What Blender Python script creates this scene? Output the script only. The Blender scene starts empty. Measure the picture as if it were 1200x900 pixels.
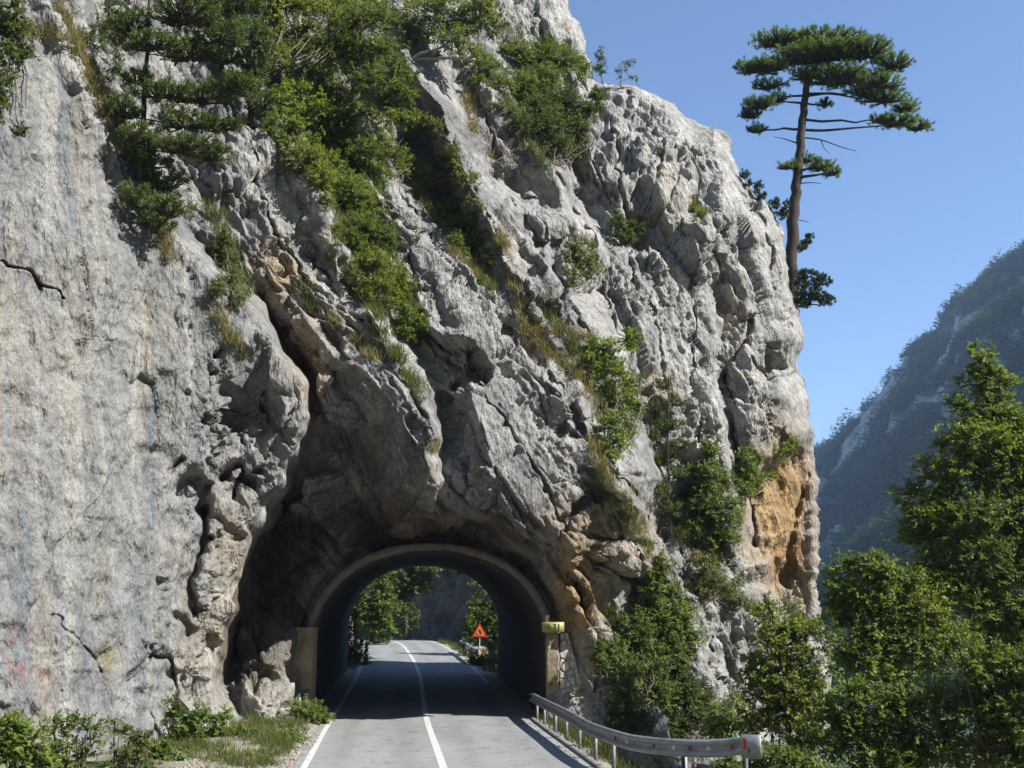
import bpy, math, random
import numpy as np
from mathutils import Vector, Matrix
from mathutils.geometry import delaunay_2d_cdt

random.seed(7)
RNG = np.random.default_rng(7)
scene = bpy.context.scene
COL = scene.collection

# ---------------------------------------------------------------- camera
F = 1178.0
CAM = np.array((0.0, 0.0, 3.1))
PITCH = math.radians(13.0)
CP, SP = math.cos(PITCH), math.sin(PITCH)
cam_data = bpy.data.cameras.new("camera")
cam_data.sensor_width = 36.0
cam_data.lens = 36.0 * F / 1200.0
cam_data.clip_start = 0.1
cam_data.clip_end = 20000
cam = bpy.data.objects.new("camera", cam_data)
cam.location = CAM
cam.rotation_euler = (math.pi / 2 + PITCH, 0, 0)
COL.objects.link(cam)
scene.camera = cam

SUN_DIR = np.array((0.71, -0.26, 0.655)); SUN_DIR /= np.linalg.norm(SUN_DIR)


def ray(x, y):
    """direction of the view ray through photograph pixel (x, y), forward component 1"""
    x = np.asarray(x, float); y = np.asarray(y, float)
    rx = (x - 600) / F; s = (450 - y) / F
    return np.stack([rx, CP - SP * s, SP + CP * s], -1)


def at(x, y, Y):
    """world point seen at pixel (x, y) whose world Y is given"""
    d = ray(x, y)
    t = np.asarray(Y, float) / d[..., 1]
    return CAM + d * t[..., None]


# ---------------------------------------------------------------- noise
def _h(ix, iy, iz, seed):
    with np.errstate(over='ignore'):
        n = (ix.astype(np.int64) * 374761393 + iy.astype(np.int64) * 668265263 + iz.astype(np.int64) * 2147483647 + seed * 1274126177) & 0xFFFFFFFF
        n = ((n ^ (n >> 13)) * 1274126177) & 0xFFFFFFFF
        n = ((n ^ (n >> 16)) * 2246822519) & 0xFFFFFFFF
        n = n ^ (n >> 15)
    return (n & 0xFFFFFF) / float(0xFFFFFF)


def vnoise(P, seed=0):
    i = np.floor(P).astype(np.int64); f = P - i
    u = f * f * f * (f * (f * 6 - 15) + 10)
    r = 0
    for dx in (0, 1):
        wx = u[..., 0] if dx else 1 - u[..., 0]
        for dy in (0, 1):
            wy = u[..., 1] if dy else 1 - u[..., 1]
            for dz in (0, 1):
                wz = u[..., 2] if dz else 1 - u[..., 2]
                r = r + wx * wy * wz * _h(i[..., 0] + dx, i[..., 1] + dy, i[..., 2] + dz, seed)
    return r * 2 - 1


def fbm(P, octaves=4, seed=0, gain=0.5, ridged=False):
    a, r, s = 1.0, 0, 0
    for k in range(octaves):
        n = vnoise(P * (2.03 ** k) + 17.3 * k, seed + k)
        if ridged: n = 1 - 2 * np.abs(n)
        r = r + a * n; s += a; a *= gain
    return r / s


def facet(P, seed=0, tilt=1.0, bias=(0, 0, 0)):
    """fractured blocks: Chebyshev cells, each its own tilted plane; returns height, F2-F1 (joint distance)"""
    i = np.floor(P).astype(np.int64)
    n = P.shape[0]
    f1 = np.full(n, 9.0); f2 = np.full(n, 9.0); h = np.zeros(n)
    for dx in (-1, 0, 1):
        for dy in (-1, 0, 1):
            for dz in (-1, 0, 1):
                c = i + np.array((dx, dy, dz))
                a = (c[:, 0], c[:, 1], c[:, 2])
                j0, j1, j2 = _h(*a, seed), _h(*a, seed + 1), _h(*a, seed + 2)
                v = P - (c + np.stack([j0, j1, j2], -1) * 0.9)
                av = np.abs(v)
                d = 0.7 * av.max(1) + 0.3 * av.sum(1)
                # tilt of the block's face
                hh = (j0 * 7.13 % 1.0 - 0.5) * 1.2 + tilt * (v[:, 0] * ((j1 * 9.71) % 1.0 * 2 - 1 + bias[0]) + v[:, 1] * ((j2 * 8.37) % 1.0 * 2 - 1 + bias[1]) + v[:, 2] * ((j0 * 5.57 + j1) % 1.0 * 2 - 1 + bias[2]))
                m = d < f1
                f2 = np.where(m, f1, np.minimum(f2, d))
                h = np.where(m, hh, h)
                f1 = np.where(m, d, f1)
    return h, f2 - f1


def frame(P, axis, nrm_, k):
    """coordinates along the bedding (shortened by k), across it, and out of the face"""
    a = np.array(axis, float); a /= np.linalg.norm(a)
    b = np.array(nrm_, float); b -= a * (a @ b); b /= np.linalg.norm(b)
    c = np.cross(a, b)
    return np.stack([P @ a / k, P @ b, P @ c * 0.8], -1)


def rot_stretch(P, axis, k):
    """compress coordinates along axis by k so that features become elongated along it"""
    a = np.array(axis, float); a /= np.linalg.norm(a)
    c = P @ a
    return P + np.outer(c * (1.0 / k - 1.0), a)


def smooth01(x, a, b):
    t = np.clip((x - a) / (b - a), 0, 1)
    return t * t * (3 - 2 * t)


def polydist(X, Y, pts, vals=None):
    """distance in pixels to a polyline; with vals also the value interpolated along it"""
    best = np.full(X.shape, 1e9); bv = np.zeros(X.shape)
    for k in range(len(pts) - 1):
        ax, ay = pts[k][:2]; bx, by = pts[k + 1][:2]
        dx, dy = bx - ax, by - ay
        t = np.clip(((X - ax) * dx + (Y - ay) * dy) / max(dx * dx + dy * dy, 1e-9), 0, 1)
        d = np.hypot(X - ax - t * dx, Y - ay - t * dy)
        m = d < best
        best = np.where(m, d, best)
        if vals is not None:
            bv = np.where(m, vals[k] + t * (vals[k + 1] - vals[k]), bv)
    return (best, bv) if vals is not None else best


def inpoly(X, Y, pts):
    r = np.zeros(X.shape, bool); n = len(pts)
    for k in range(n):
        x0, y0 = pts[k]; x1, y1 = pts[(k + 1) % n]
        if y0 == y1: continue
        c = ((y0 > Y) != (y1 > Y)) & (X < (x1 - x0) * (Y - y0) / (y1 - y0) + x0)
        r ^= c
    return r


# ---------------------------------------------------------------- object helpers
def mesh_np(name, V, faces, mat=None, col=None, smooth=False, loc=None, parent=None):
    """faces: list of int arrays (n,3)/(n,4). One mesh object; V is moved to be relative to loc"""
    V = np.asarray(V, np.float64)
    if loc is not None: V = V - np.asarray(loc)
    if not isinstance(faces, list): faces = [faces]
    faces = [np.asarray(f, np.int64) for f in faces if len(f)]
    me = bpy.data.meshes.new(name)
    me.vertices.add(len(V)); me.vertices.foreach_set("co", V.astype(np.float32).ravel())
    nl = sum(f.size for f in faces); nf = sum(len(f) for f in faces)
    me.loops.add(nl); me.polygons.add(nf)
    me.loops.foreach_set("vertex_index", np.concatenate([f.ravel() for f in faces]).astype(np.int32))
    tot = np.concatenate([np.full(len(f), f.shape[1]) for f in faces])
    st = np.concatenate([[0], np.cumsum(tot)[:-1]])
    me.polygons.foreach_set("loop_start", st.astype(np.int32))
    me.polygons.foreach_set("loop_total", tot.astype(np.int32))
    if smooth: me.polygons.foreach_set("use_smooth", np.ones(nf, bool))
    me.update(calc_edges=True)
    if col is not None:
        c = np.ones((len(V), 4), np.float32); c[:, :3] = col
        a = me.color_attributes.new("Col", 'FLOAT_COLOR', 'POINT')
        a.data.foreach_set("color", c.ravel())
    if mat is not None: me.materials.append(mat)
    o = bpy.data.objects.new(name, me); COL.objects.link(o)
    if parent is not None: o.parent = parent
    elif loc is not None: o.location = loc
    return o


def tag(o, label=None, cat=None, group=None, kind=None):
    if label: o["label"] = label
    if cat: o["category"] = cat
    if group: o["group"] = group
    if kind: o["kind"] = kind
    return o


def empty(name, loc, label=None, cat=None, group=None):
    o = bpy.data.objects.new(name, None); COL.objects.link(o)
    o.location = loc; o.empty_display_size = 0.3
    return tag(o, label, cat, group)


def copy_tree(o, parent=None):
    c = o.copy(); COL.objects.link(c)
    if parent is not None: c.parent = parent
    for ch in list(o.children): copy_tree(ch, c)
    return c


class MB:
    """collects pieces into one mesh"""
    def __init__(s): s.V = []; s.F = {3: [], 4: []}; s.C = []; s.n = 0
    def add(s, V, F, col=None):
        V = np.asarray(V, float); F = np.asarray(F)
        s.V.append(V); s.F[F.shape[1]].append(F + s.n)
        s.C.append(np.tile(np.asarray(col if col is not None else (1, 1, 1), float), (len(V), 1)) if np.ndim(col) < 2 else np.asarray(col))
        s.n += len(V)
    def box(s, c, size, rot=None, col=None):
        v = np.array([(x, y, z) for x in (-.5, .5) for y in (-.5, .5) for z in (-.5, .5)]) * np.array(size)
        if rot is not None: v = v @ np.array(rot).T
        s.add(v + np.array(c), [(0, 1, 3, 2), (4, 6, 7, 5), (0, 4, 5, 1), (2, 3, 7, 6), (0, 2, 6, 4), (1, 5, 7, 3)], col)
    def tube(s, pts, rad, sides=6, col=None):
        pts = np.asarray(pts, float); n = len(pts)
        rad = np.broadcast_to(np.asarray(rad, float), (n,))
        t = np.gradient(pts, axis=0); t /= np.linalg.norm(t, axis=1)[:, None] + 1e-9
        ref = np.array((0.0, 0, 1)) if abs(t[:, 2]).mean() < .8 else np.array((1.0, 0, 0))
        u = np.cross(t, ref); u /= np.linalg.norm(u, axis=1)[:, None] + 1e-9
        w = np.cross(t, u)
        a = np.arange(sides) * 2 * math.pi / sides
        V = pts[:, None, :] + rad[:, None, None] * (np.cos(a)[None, :, None] * u[:, None, :] + np.sin(a)[None, :, None] * w[:, None, :])
        i = np.arange(n - 1)[:, None] * sides; j = np.arange(sides)[None, :]; k = (j + 1) % sides
        Fq = np.stack([i + j, i + k, i + sides + k, i + sides + j], -1).reshape(-1, 4)
        s.add(V.reshape(-1, 3), Fq, col)
    def build(s, name, mat, parent=None, loc=None, smooth=False, vcol=False):
        if not s.V: return None
        return mesh_np(name, np.concatenate(s.V), [np.concatenate(f) for f in s.F.values() if f], mat,
                       np.concatenate(s.C) if vcol else None, smooth, loc, parent)


# ---------------------------------------------------------------- materials
def new_mat(name):
    m = bpy.data.materials.new(name); m.use_nodes = True
    nt = m.node_tree; nt.nodes.clear()
    out = nt.nodes.new("ShaderNodeOutputMaterial")
    return m, nt, out


def N(nt, typ, **kw):
    n = nt.nodes.new(typ)
    for k, v in kw.items():
        if k in n.inputs: n.inputs[k].default_value = v
        else: setattr(n, k, v)
    return n


def ramp(nt, src, stops):
    r = nt.nodes.new("ShaderNodeValToRGB"); el = r.color_ramp.elements
    while len(el) < len(stops): el.new(0.5)
    for e, (p, c) in zip(el, stops):
        e.position = p; e.color = tuple(c) + (1,) if len(c) == 3 else c
    nt.links.new(src, r.inputs[0]); return r.outputs[0]


def mixc(nt, mode, fac, a, b):
    m = nt.nodes.new("ShaderNodeMix"); m.data_type = 'RGBA'; m.blend_type = mode
    for sock, v in ((m.inputs[0], fac), (m.inputs[6], a), (m.inputs[7], b)):
        if hasattr(v, "is_output"): nt.links.new(v, sock)
        else: sock.default_value = v if not isinstance(v, tuple) or len(v) == 4 else v + (1,)
    return m.outputs[2]


def noise_node(nt, scale, detail=4, rough=0.6, coord=None, stretch=None):
    n = N(nt, "ShaderNodeTexNoise", Scale=scale, Detail=detail, Roughness=rough)
    tc = N(nt, "ShaderNodeTexCoord")
    src = tc.outputs["Object"]
    if stretch:
        mp = N(nt, "ShaderNodeMapping"); mp.inputs["Scale"].default_value = stretch
        nt.links.new(src, mp.inputs[0]); src = mp.outputs[0]
    nt.links.new(src, n.inputs["Vector"]); return n.outputs["Fac"]


def simple_mat(name, col, rough=0.7, metal=0.0, var=0.25, scale=6.0, bump=0.0, vcol=False):
    m, nt, out = new_mat(name)
    b = N(nt, "ShaderNodeBsdfPrincipled", Roughness=rough, Metallic=metal)
    nz = noise_node(nt, scale, 5)
    base = tuple(col) + (1,)
    if vcol:
        a = N(nt, "ShaderNodeVertexColor", layer_name="Col"); base = a.outputs[0]
    v = ramp(nt, nz, [(0.3, (1 - var,) * 3), (0.7, (1 + var,) * 3)])
    c = mixc(nt, 'MULTIPLY', 1.0, base, v)
    nt.links.new(c, b.inputs["Base Color"])
    if bump:
        bp = N(nt, "ShaderNodeBump", Strength=bump, Distance=0.02)
        nt.links.new(noise_node(nt, scale * 6, 6), bp.inputs["Height"]); nt.links.new(bp.outputs[0], b.inputs["Normal"])
    nt.links.new(b.outputs[0], out.inputs[0])
    return m


def leaf_mat(name, trans=0.5, rough=0.5, tint=(1.15, 1.08, 0.45)):
    """colour comes per leaf from the mesh; thin leaves let light through"""
    m, nt, out = new_mat(name)
    a = N(nt, "ShaderNodeVertexColor", layer_name="Col")
    b = N(nt, "ShaderNodeBsdfPrincipled", Roughness=rough)
    b.inputs["Specular IOR Level"].default_value = 0.3
    nt.links.new(a.outputs[0], b.inputs["Base Color"])
    t = N(nt, "ShaderNodeBsdfTranslucent")
    nt.links.new(mixc(nt, 'MULTIPLY', 1.0, a.outputs[0], tint), t.inputs[0])
    mx = N(nt, "ShaderNodeMixShader"); mx.inputs[0].default_value = trans
    nt.links.new(b.outputs[0], mx.inputs[1]); nt.links.new(t.outputs[0], mx.inputs[2])
    nt.links.new(mx.outputs[0], out.inputs[0])
    return m


def rock_mat(name, bump=0.8, streak=1.0):
    """base colour from the mesh (stains, lichen, ochre patches), finer mottling and pitting from noise"""
    m, nt, out = new_mat(name)
    a = N(nt, "ShaderNodeVertexColor", layer_name="Col")
    b = N(nt, "ShaderNodeBsdfPrincipled", Roughness=0.92)
    b.inputs["Specular IOR Level"].default_value = 0.2
    n1 = ramp(nt, noise_node(nt, 3.2, 7, 0.68), [(0.34, (0.60, 0.61, 0.64)), (0.5, (1, 1, 1)), (0.68, (1.30, 1.30, 1.28))])
    n2 = ramp(nt, noise_node(nt, 16, 5, 0.7), [(0.34, (0.58, 0.58, 0.60)), (0.48, (1, 1, 1)), (0.70, (1.28, 1.28, 1.26))])
    c = mixc(nt, 'MULTIPLY', 0.9, a.outputs[0], n1)
    c = mixc(nt, 'MULTIPLY', 0.9, c, n2)
    # dark lichen specks
    sp = ramp(nt, noise_node(nt, 38, 3, 0.6), [(0.60, (1, 1, 1)), (0.69, (0.5, 0.5, 0.5))])
    c = mixc(nt, 'MULTIPLY', 0.7, c, sp)
    nt.links.new(c, b.inputs["Base Color"])
    tc = N(nt, "ShaderNodeTexCoord")
    mp = N(nt, "ShaderNodeMapping"); mp.inputs["Rotation"].default_value = (0.2, 0.55, 0.1); mp.inputs["Scale"].default_value = (1.0, 1.0, 0.45)
    nt.links.new(tc.outputs["Object"], mp.inputs[0])
    hs = None
    for sc_, wt_ in ((3.4, 1.0), (8.5, 0.5), (19.0, 0.22)):
        v = N(nt, "ShaderNodeTexVoronoi", Scale=sc_); v.distance = 'MANHATTAN'
        nt.links.new(mp.outputs[0], v.inputs["Vector"])
        ma = N(nt, "ShaderNodeMath", operation='MULTIPLY'); ma.inputs[1].default_value = wt_; nt.links.new(v.outputs["Distance"], ma.inputs[0])
        if hs is None: hs = ma.outputs[0]
        else:
            ad = N(nt, "ShaderNodeMath", operation='ADD'); nt.links.new(hs, ad.inputs[0]); nt.links.new(ma.outputs[0], ad.inputs[1]); hs = ad.outputs[0]
    rg_ = N(nt, "ShaderNodeTexNoise", Scale=5.0, Detail=7, Roughness=0.7); nt.links.new(mp.outputs[0], rg_.inputs["Vector"])
    ma = N(nt, "ShaderNodeMath", operation='MULTIPLY_ADD'); ma.inputs[1].default_value = 0.9; nt.links.new(rg_.outputs["Fac"], ma.inputs[0]); nt.links.new(hs, ma.inputs[2])
    bp = N(nt, "ShaderNodeBump", Strength=bump, Distance=0.10)
    nt.links.new(ma.outputs[0], bp.inputs["Height"])
    nt.links.new(bp.outputs[0], b.inputs["Normal"])
    nt.links.new(b.outputs[0], out.inputs[0])
    return m


M_rock = rock_mat("limestone")
M_bark = simple_mat("bark", (0.11, 0.085, 0.065), 0.9, var=0.4, scale=9, bump=0.6)
M_barkpine = simple_mat("pine_bark", (0.040, 0.030, 0.025), 0.9, var=0.45, scale=7, bump=0.8)
M_barkpale = simple_mat("pale_bark", (0.30, 0.28, 0.25), 0.9, var=0.35, scale=6, bump=0.5)
M_leaf = leaf_mat("broad_leaf")
M_needle = leaf_mat("pine_needle", trans=0.35, rough=0.6)
M_grass = leaf_mat("grass_blade", trans=0.4)
# ================================================================ road centre line and ground height
PATH = np.array([(8.2, -60), (1.18, 0), (-1.43, 22.3), (-2.68, 33), (-4.55, 51), (-6.4, 65), (-8.3, 77), (-11.2, 87), (-16.5, 95), (-26, 100), (-44, 102)], float)


def catmull(P, n=24):
    Q = np.vstack([2 * P[0] - P[1], P, 2 * P[-1] - P[-2]]); r = []
    for k in range(1, len(Q) - 2):
        t = np.linspace(0, 1, n, endpoint=False)[:, None]
        a, b, c, d = Q[k - 1], Q[k], Q[k + 1], Q[k + 2]
        r.append(0.5 * (2 * b + (c - a) * t + (2 * a - 5 * b + 4 * c - d) * t ** 2 + (3 * b - a - 3 * c + d) * t ** 3))
    r.append(P[-1:]); return np.vstack(r)


RP = catmull(PATH)
RT = np.gradient(RP, axis=0); RT /= np.linalg.norm(RT, axis=1)[:, None]
RN = np.stack([RT[:, 1], -RT[:, 0]], -1)                 # to the right of travel
RS = np.concatenate([[0], np.cumsum(np.linalg.norm(np.diff(RP, axis=0), axis=1))])
_s33 = np.interp(33, RP[:200, 1], RS[:200])
RZ = np.clip((RS - _s33 - 1) * 0.025, 0, 1.2)
RZ = np.convolve(np.pad(RZ, 6, mode='edge'), np.ones(13) / 13, 'valid')


def road_lateral(X, Y):
    """signed distance right of the road's centre line, and road height there"""
    sh = X.shape; X = X.ravel(); Y = Y.ravel()
    best = np.full(X.shape, 1e9); s = np.zeros(X.shape); z = np.zeros(X.shape)
    for k in range(len(RP)):
        dx = X - RP[k, 0]; dy = Y - RP[k, 1]; d = dx * dx + dy * dy
        m = d < best
        best = np.where(m, d, best)
        s = np.where(m, dx * RN[k, 0] + dy * RN[k, 1], s); z = np.where(m, RZ[k], z)
    sg = np.where(s < 0, -1, 1)
    lat = np.where(np.abs(s) > 0.98 * np.sqrt(best), s, sg * np.sqrt(best))
    return lat.reshape(sh), z.reshape(sh)


def ground_h(X, Y):
    s, z = road_lateral(X, Y)
    P = np.stack([X, Y, np.zeros_like(X)], -1)
    n = fbm(P * 0.9, 3, 5) * 0.12 + fbm(P * 0.12, 2, 9) * 0.6 * smooth01(np.abs(s), 8, 30)
    left = z + smooth01(-s, 3.15, 4.6) * 0.22 + np.maximum(-s - 4.6, 0) * 0.06
    left = np.where(-s > 10, left + (-s - 10) * 0.35, left)
    left = np.minimum(left, 60)
    r = np.maximum(s - 3.75, 0)
    right = z - 0.04 - np.where(r < 18, r * 0.78, 14 + (r - 18) * 0.05)
    # the canyon's far side and unseen slopes behind the viewpoint, raised to block sky light
    near = smooth01(Y, 150, 40)
    right = np.where(r > 90, right + np.minimum((r - 90) * 0.62, 330) * near + np.maximum(r - 120, 0) * 0.10 * (1 - near), right)
    
    h = np.where(s < 0, left, right)
    road = np.abs(s) < 3.15
    h = h + np.minimum(smooth01(-Y, 60, 110) * 12 + np.maximum(-Y - 90, 0) * 0.62, 380) * (Y < -60)
    return np.where(road, z - 0.06, h + n * smooth01(np.abs(s), 3.1, 3.9))


# ================================================================ the rock spur
A_EDGE = [(30, -60, 24), (50, 30, 23.8), (100, 130, 24.7), (150, 220, 25.6), (190, 275, 26.3), (250, 330, 27.0), (318, 395, 27.9), (345, 440, 28.2),
          (360, 487, 28.3), (345, 532, 28.4), (315, 575, 28.5), (287, 620, 28.6), (274, 677, 28.6), (256, 727, 28.4), (247, 797, 28.1), (256, 822, 28.0), (274, 845, 27.8), (286, 880, 27.4), (290, 960, 27)]
A_BACK = [(74, -60, 26.0), (92, 15, 26.0), (140, 116, 26.8), (186, 206, 27.6), (216, 264, 28.0), (262, 318, 28.9), (305, 342, 29.8), (331, 388, 30.4), (356, 432, 31.0),
          (375, 492, 31.9), (360, 536, 32.8), (333, 582, 33.2), (305, 630, 33.2), (290, 684, 33), (273, 731, 32.6), (263, 795, 32.0), (268, 818, 31.0), (284, 842, 29.8), (300, 876, 29.2), (308, 960, 28.5)]
B_CRACK = [(240, 225, 29.6), (284, 285, 29.2), (316, 325, 29.4), (346, 372, 29.7), (368, 425, 29.9), (388, 490, 30.0)]
B_LIP = [(400, 412, 29.7), (438, 446, 29.1), (470, 489, 28.6), (496, 528, 28.1), (505, 547, 27.9)]
B_UNDER = [(386, 505, 32.0), (394, 555, 32.1), (425, 594, 31.8), (462, 618, 31.2), (486, 604, 30.4)]
B_RIDGE = [(295, 120, 32), (340, 190, 31.4), (378, 240, 31.0), (390, 300, 30.6), (430, 365, 30.0), (465, 420, 29.4), (497, 465, 28.8), (512, 512, 28.2)]
B_GULLY = [(335, 112, 34.2), (388, 180, 34.0), (418, 250, 33.6), (438, 312, 32.8), (474, 375, 31.9), (506, 432, 31.0), (522, 485, 30.8), (520, 535, 30.5), (514, 578, 30.6)]
R0 = [(424, 155, 35.2), (455, 225, 34.2), (490, 298, 33.2), (522, 362, 32.2)]
R0R = [(452, 150, 36.8), (486, 225, 35.6), (520, 290, 34.3), (548, 345, 33.0)]
R1 = [(478, 65, 37.6), (513, 125, 36.6), (543, 195, 35.7), (580, 280, 34.6), (622, 350, 33.8)]
R1L = [(462, 85, 39.2), (492, 150, 38.0), (520, 222, 36.8), (556, 292, 35.4)]
R1R = [(520, 80, 39.6), (548, 135, 38.6), (580, 200, 37.6), (622, 280, 36.2), (662, 350, 35.0), (690, 402, 34.6)]
R2 = [(610, 140, 40.2), (640, 190, 39.6), (668, 240, 39.0), (690, 285, 38.4)]
R2R = [(632, 130, 42.2), (664, 186, 41.6), (692, 236, 41.0), (714, 282, 39.8)]
C_RIDGE = [(542, 420, 30.7), (556, 475, 29.9), (578, 540, 29.7), (618, 602, 30.0), (672, 640, 30.4)]
C_R2 = [(640, 430, 32.2), (690, 500, 31.4), (730, 560, 31.2), (760, 600, 32.0)]
BROW = [(508, 596, 30.9), (538, 588, 30.6), (572, 603, 30.1), (606, 630, 30.2), (648, 640, 31.2), (668, 690, 32.4), (690, 740, 33.0)]
BROWU = [(495, 624, 32.5), (525, 618, 32.3), (560, 619, 32.2), (598, 642, 32.3), (624, 662, 32.6), (648, 704, 33.0), (656, 750, 33.2)]
SIL = [(640, -70), (668, 0), (690, 50), (700, 94), (735, 98), (760, 108), (790, 120), (802, 136), (830, 148), (855, 158), (865, 195), (882, 217), (905, 240), (920, 265), (926, 330), (940, 380), (942, 402), (933, 430),
       (948, 468), (954, 520), (961, 570), (964, 640), (963, 705), (972, 760), (985, 960)]
SILY = [49, 47.5, 47, 46.6, 46.6, 46.6, 46.5, 46.5, 46.2, 46, 45.6, 45.4, 45, 44.8, 44.4, 43.8, 43.7, 43.8, 43.8, 43.6, 43.4, 43.2, 42.6, 42, 40]
_r = random.Random(5)
_S, _Y = [SIL[0]], [SILY[0]]
for k in range(1, len(SIL)):          # break the skyline into small steps
    (x0, y0), (x1, y1) = SIL[k - 1], SIL[k]; m = max(1, int(math.hypot(x1 - x0, y1 - y0) / 8))
    for j in range(1, m + 1):
        t = j / m; jx = _r.uniform(-4, 3) if j < m else 0; jy = _r.uniform(-1.5, 1.5) if j < m else 0
        _S.append((x0 + (x1 - x0) * t + jx, max(y0 + (y1 - y0) * t + jy, _S[-1][1] + .5))); _Y.append(SILY[k - 1] + (SILY[k] - SILY[k - 1]) * t)
SIL, SILY = _S, _Y
R_CRACK = [(848, 300, 41.5), (850, 360, 41.0), (848, 430, 40.3), (856, 500, 40.0), (868, 560, 39.9), (880, 620, 39.8)]
R_BLOCK = [(868, 290, 42.0), (872, 360, 41.0), (874, 430, 40.2), (880, 500, 39.8), (892, 550, 39.8)]
R_WALL = [(825, 290, 40.6), (832, 360, 39.9), (835, 430, 39.2), (838, 500, 38.6), (846, 560, 38.6), (858, 620, 38.6)]
HOLL = [(902, 548, 40.6), (922, 520, 41.5), (942, 505, 42.4)]
HOLLU = [(898, 566, 41.6), (922, 545, 42.3), (945, 530, 43.1)]
SINGLE = [(-90, -60, 21.8), (-90, 300, 20.2), (-90, 600, 19.6), (-90, 960, 18.6), (0, -60, 22.9), (0, 300, 21.6), (0, 600, 20.6), (0, 850, 19.6), (0, 960, 19.2), (100, 300, 23.4), (200, 450, 25.6), (100, 600, 22.5), (190, 690, 25.2),
          (150, 850, 23.0), (60, 850, 20.9), (220, 880, 25.2), (280, 470, 27.2), (240, 600, 27.0), (200, 560, 25.9), (150, 440, 24.6), (150, 960, 22.6), (260, 400, 26.6),
          (120, 40, 28.2), (110, -60, 28.4), (160, 100, 28.6), (200, 200, 29.0), (200, -60, 32), (250, 120, 31.4), (240, 40, 32), (300, 0, 35), (330, 60, 36.0), (330, -60, 37.5),
          (290, 220, 30.2), (330, 270, 29.9), (370, 330, 29.9), (400, 390, 29.8), (450, 400, 29.9), (392, 440, 30.3), (480, 500, 28.9),
          (448, 512, 30.0), (418, 520, 31.0), (375, 590, 33.2), (405, 625, 33.2), (340, 650, 33.2), (390, 640, 33.1), (450, 632, 32.9), (320, 720, 32.9), (298, 775, 31.6), (296, 815, 30.2),
          (345, 735, 33.2), (345, 800, 33.0), (322, 775, 31.2), (312, 820, 30.2), (330, 805, 31.2), (338, 850, 31.4), (318, 860, 29.8), (330, 900, 29.6), (330, 960, 29), (370, 690, 33.2), (420, 645, 33.2), (480, 635, 33.1), (530, 632, 33.1), (590, 655, 33.1), (630, 690, 33.2), (648, 760, 33.3),
          (400, 0, 40.5), (400, 90, 37.8), (440, 40, 39.6), (400, -60, 42), (500, 0, 42.5), (500, -60, 43.5), (560, 40, 42.6), (600, -60, 46), (600, 60, 43.6), (640, 60, 45), (640, 0, 46), (570, 110, 40.2), (600, 220, 38.4), (640, 300, 37.0),
          (531, 455, 31.0), (545, 388, 31.6), (590, 380, 32.9), (543, 522, 30.6), (556, 565, 30.5), (620, 480, 31.2), (600, 430, 31.8), (640, 540, 30.6), (660, 590, 30.6), (690, 600, 31.2), (650, 400, 33.4), (680, 440, 33.4), (700, 560, 31.4),
          (720, 480, 35.0), (760, 520, 35.6), (740, 420, 36.8), (700, 340, 37.6), (720, 250, 40), (690, 180, 42.6), (720, 140, 44.8), (760, 170, 43.4), (760, 250, 40.8), (760, 330, 38.8), (800, 200, 43), (800, 140, 45.5), (840, 200, 44),
          (790, 400, 38.4), (800, 300, 40.2), (790, 480, 37.4), (850, 240, 43.0), (880, 270, 43.2), (905, 320, 43.0), (910, 400, 41.8), (900, 460, 40.6), (930, 470, 42.6), (915, 500, 41.2), (770, 600, 35.6), (800, 560, 37.2), (820, 620, 37.6), (780, 660, 35.4), (740, 640, 33.6),
          (700, 650, 32.2), (720, 700, 33.2), (698, 700, 32.4), (700, 770, 32.8), (700, 830, 32.4), (690, 960, 31), (740, 760, 33.8), (760, 850, 33.2), (800, 730, 35.4), (840, 680, 37.2), (860, 740, 37.4), (820, 830, 35), (850, 960, 34), (900, 800, 38.2), (905, 720, 39.6),
          (890, 660, 39.6), (905, 620, 41.4), (930, 600, 42.6), (930, 660, 42.4), (912, 690, 41.2), (940, 700, 42.4), (930, 760, 40.8), (940, 860, 39.6), (930, 960, 38.5)]
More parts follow.
